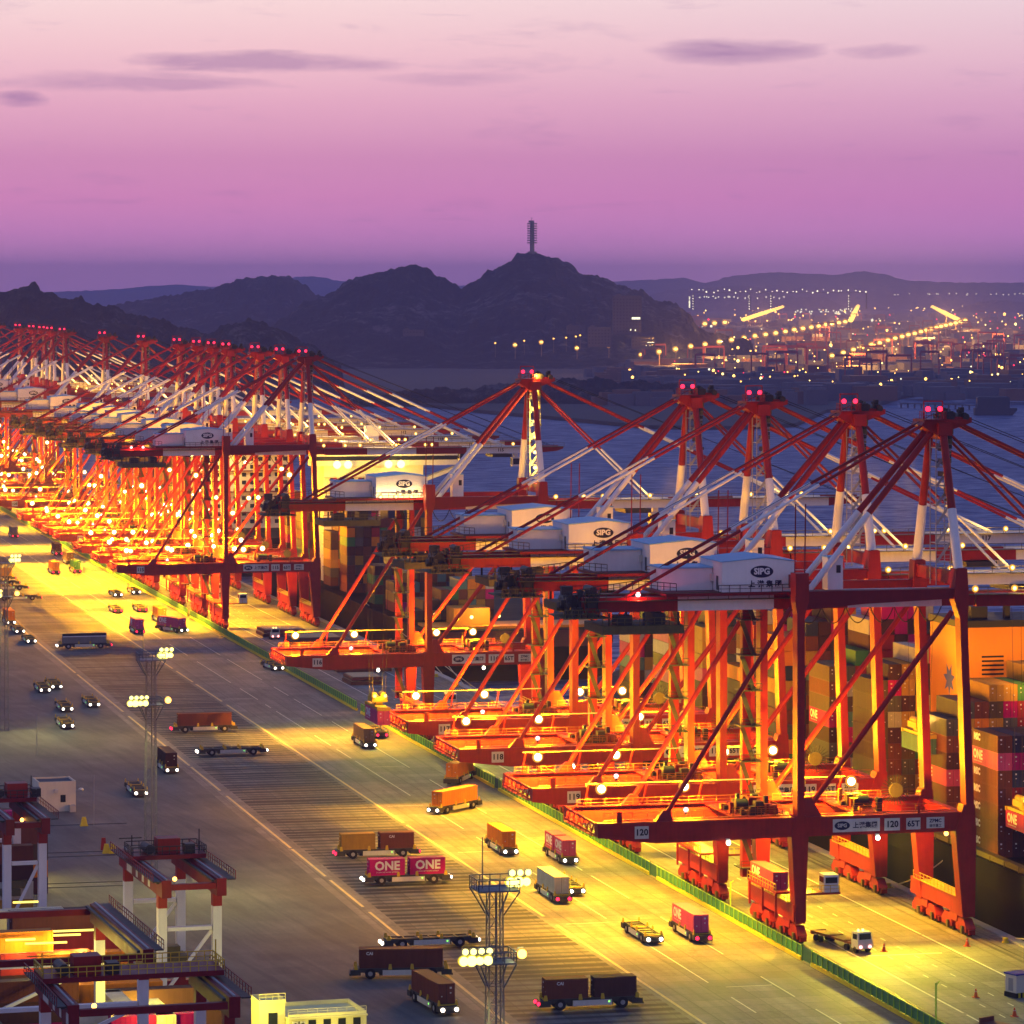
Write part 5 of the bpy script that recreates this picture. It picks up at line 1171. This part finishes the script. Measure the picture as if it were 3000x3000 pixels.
for k in range(120):
    px = rnd.uniform(1900, 3050); py = 890 + 240 * rnd.random() ** 1.3; p = gnd(px, py + 8, -3); d = p.length
    if d > 12000: continue
    w = rnd.uniform(18, 30); h_ = rnd.uniform(18, 30)
    for a in (-w / 2, w / 2): mb.box(p.x + a - .7, p.x + a + .7, p.y - .7, p.y + .7, -3, h_, 2)
    mb.box(p.x - w / 2, p.x + w / 2, p.y - 1, p.y + 1, h_, h_ + 2.4, 2)
stuff(mb.build('far_port_gantries', FAR), 'crowd of dim red yard gantries in the far port', 'yard gantries')
mb = MB()
def dot(px, py, z, s, m_):
    d = min(F * (CAMH - z) / max(py - HORY, 18), 20000); p = at_depth(px, py, d); mb.ball(p, s * max(.6, d / 4500), m_, 6, 4)
for k in range(420):
    px = 1880 + 1150 * rnd.random(); py = 880 + 240 * rnd.random() ** 1.5
    dot(px, py, rnd.uniform(3, 18), rnd.uniform(.5, 1.0) * (1.9 if k % 9 == 0 else 1), rnd.choice((0, 0, 0, 0, 0, 3, 2, 3, 1)))
for k in range(30): dot(2330 + 170 * rnd.random(), 905 + 14 * rnd.random(), 12, 1.0, 1)
for k in range(60): dot(2020 + 290 * rnd.random() if k % 3 else 2020, 862 + (12 if k % 3 else 40) * rnd.random(), 60, .9, 1)
for k in range(14): dot(1240 + 20, 0, 0, .1, 0) if False else None
for px, py in ((2430, 1130), (2444, 1127), (2580, 1126), (2592, 1121), (2602, 1119), (2612, 1115), (2090, 1085), (1845, 1085), (1853, 1105), (1898, 868), (1898, 880), (1899, 893), (2058, 853), (2712, 1110), (2788, 1112), (2925, 1073), (2935, 1077), (2815, 1046)): dot(px, py, 8, 1.7, 0)
for k in range(60): dot(2600 + 400 * rnd.random(), 842 + 22 * rnd.random(), 70, .7, 1)
stuff(mb.build('far_port_lights', [E_ORNG, E_WIN, E_RED, E_YEL]), 'countless tiny orange and white lights of the far port', 'far lights')
# the port's own lamps light its stacks
for px, py in r3([(140, 560), (365, 525), (603, 487), (795, 455), (945, 430), (590, 380), (1060, 385), (1055, 565), (1190, 530), (1337, 490), (1482, 455), (1600, 420), (1520, 375), (1700, 480), (1850, 470)]):
    d = F * (CAMH - 30) / (py - HORY); point('port_flood', at_depth(px, py, d), 1.3e6 * (d / 4500) ** 1.2, (1, .45, .08), 2.0)
# lit shipyard frame under the distant hill
p = at_depth(2030, 905, 9000); r = empty('lit_gantry_frame', p, 'wide frame hung with white lights below the distant hill', 'gantry', None, -ALPHA)
mb = MB()
for x in (0, 130, 180, 360, 400): mb.box(x, x + 3, 0, 3, 0, 38)
mb.box(0, 400, 0, 3, 37, 38.2); mb.build('frame', FAR[0], r)
mb = MB()
for k in range(34): mb.ball((12 * k + rnd.uniform(-5, 5), -2, 40 + rnd.uniform(-3, 6)), rnd.uniform(.8, 2.0), 0, 6, 4)
for x in (0, 130, 180, 360):
    for k in range(6): mb.ball((x, -2, 6 * k), rnd.uniform(.8, 1.3), 0, 6, 4)
mb.build('light_string', emit('white string lamp', (1, .9, .6), 3), r)
# barge, pier and near foreshore stacks
p = gnd(2914, 1216, -6); r = empty('barge', p, 'dark flat barge moored alone near the right edge of the bay', 'barge', None, -ALPHA)
MB().prism_xz([(-17, 0), (14, 0), (18, 4), (18, 6), (-17, 6)], -6, 6).build('hull', paint('barge hull', (.03, .04, .06), .6, .2, .1), r); MB().box(-15, 12, -5, 5, 6, 14.5).fr(14.5, (-15, 12, -5, 5), 15.6, (-13, 10, -4, 4)).build('cargo_hold', MATS['barge hull'], r)
a, b = gnd(2640, 1188, -4), gnd(2860, 1194, -4); r = empty('pier', a, 'thin dark pier on posts left of the barge', 'pier')
mb = MB().beam((0, 0, 2), b - a + Vector((0, 0, 2)), 4, 1.0)
for k in range(12): q = (b - a) * (k / 11); mb.beam(q + Vector((0, 0, -5)), q + Vector((0, 0, 2)), 1.2, 1.2)
mb.build('deck', FAR[0], r)
mb = MB(); rnd = random.Random(4)
for k in range(150):
    px = rnd.uniform(1740, 2420); py = rnd.uniform(1100, 1190); p = gnd(px, py, -3); w = rnd.uniform(8, 24); mb.box(p.x - w / 2, p.x + w / 2, p.y - 6, p.y + 6, -3, rnd.uniform(3, 11), rnd.choice((0, 0, 1)))
stuff(mb.build('foreshore_stacks', FAR), 'dark stacks and sheds along the foreshore across the bay', 'container yard')
# haze: one closed box of even air round everything
hz = bpy.data.materials.new('haze air'); hz.use_nodes = True; T = NT(hz.node_tree); T.t.nodes.clear()
pv = T.n('ShaderNodeVolumePrincipled'); pv.inputs['Color'].default_value = (.48, .47, .94, 1); pv.inputs['Density'].default_value = 7.2e-5
oo = T.n('ShaderNodeOutputMaterial'); T.l(pv.outputs[0], oo.inputs['Volume'])
stuff(MB().box(-20000, 20000, -300, 20800, -14, 214).build('haze', hz), 'thin violet evening haze over the water and hills', 'haze')
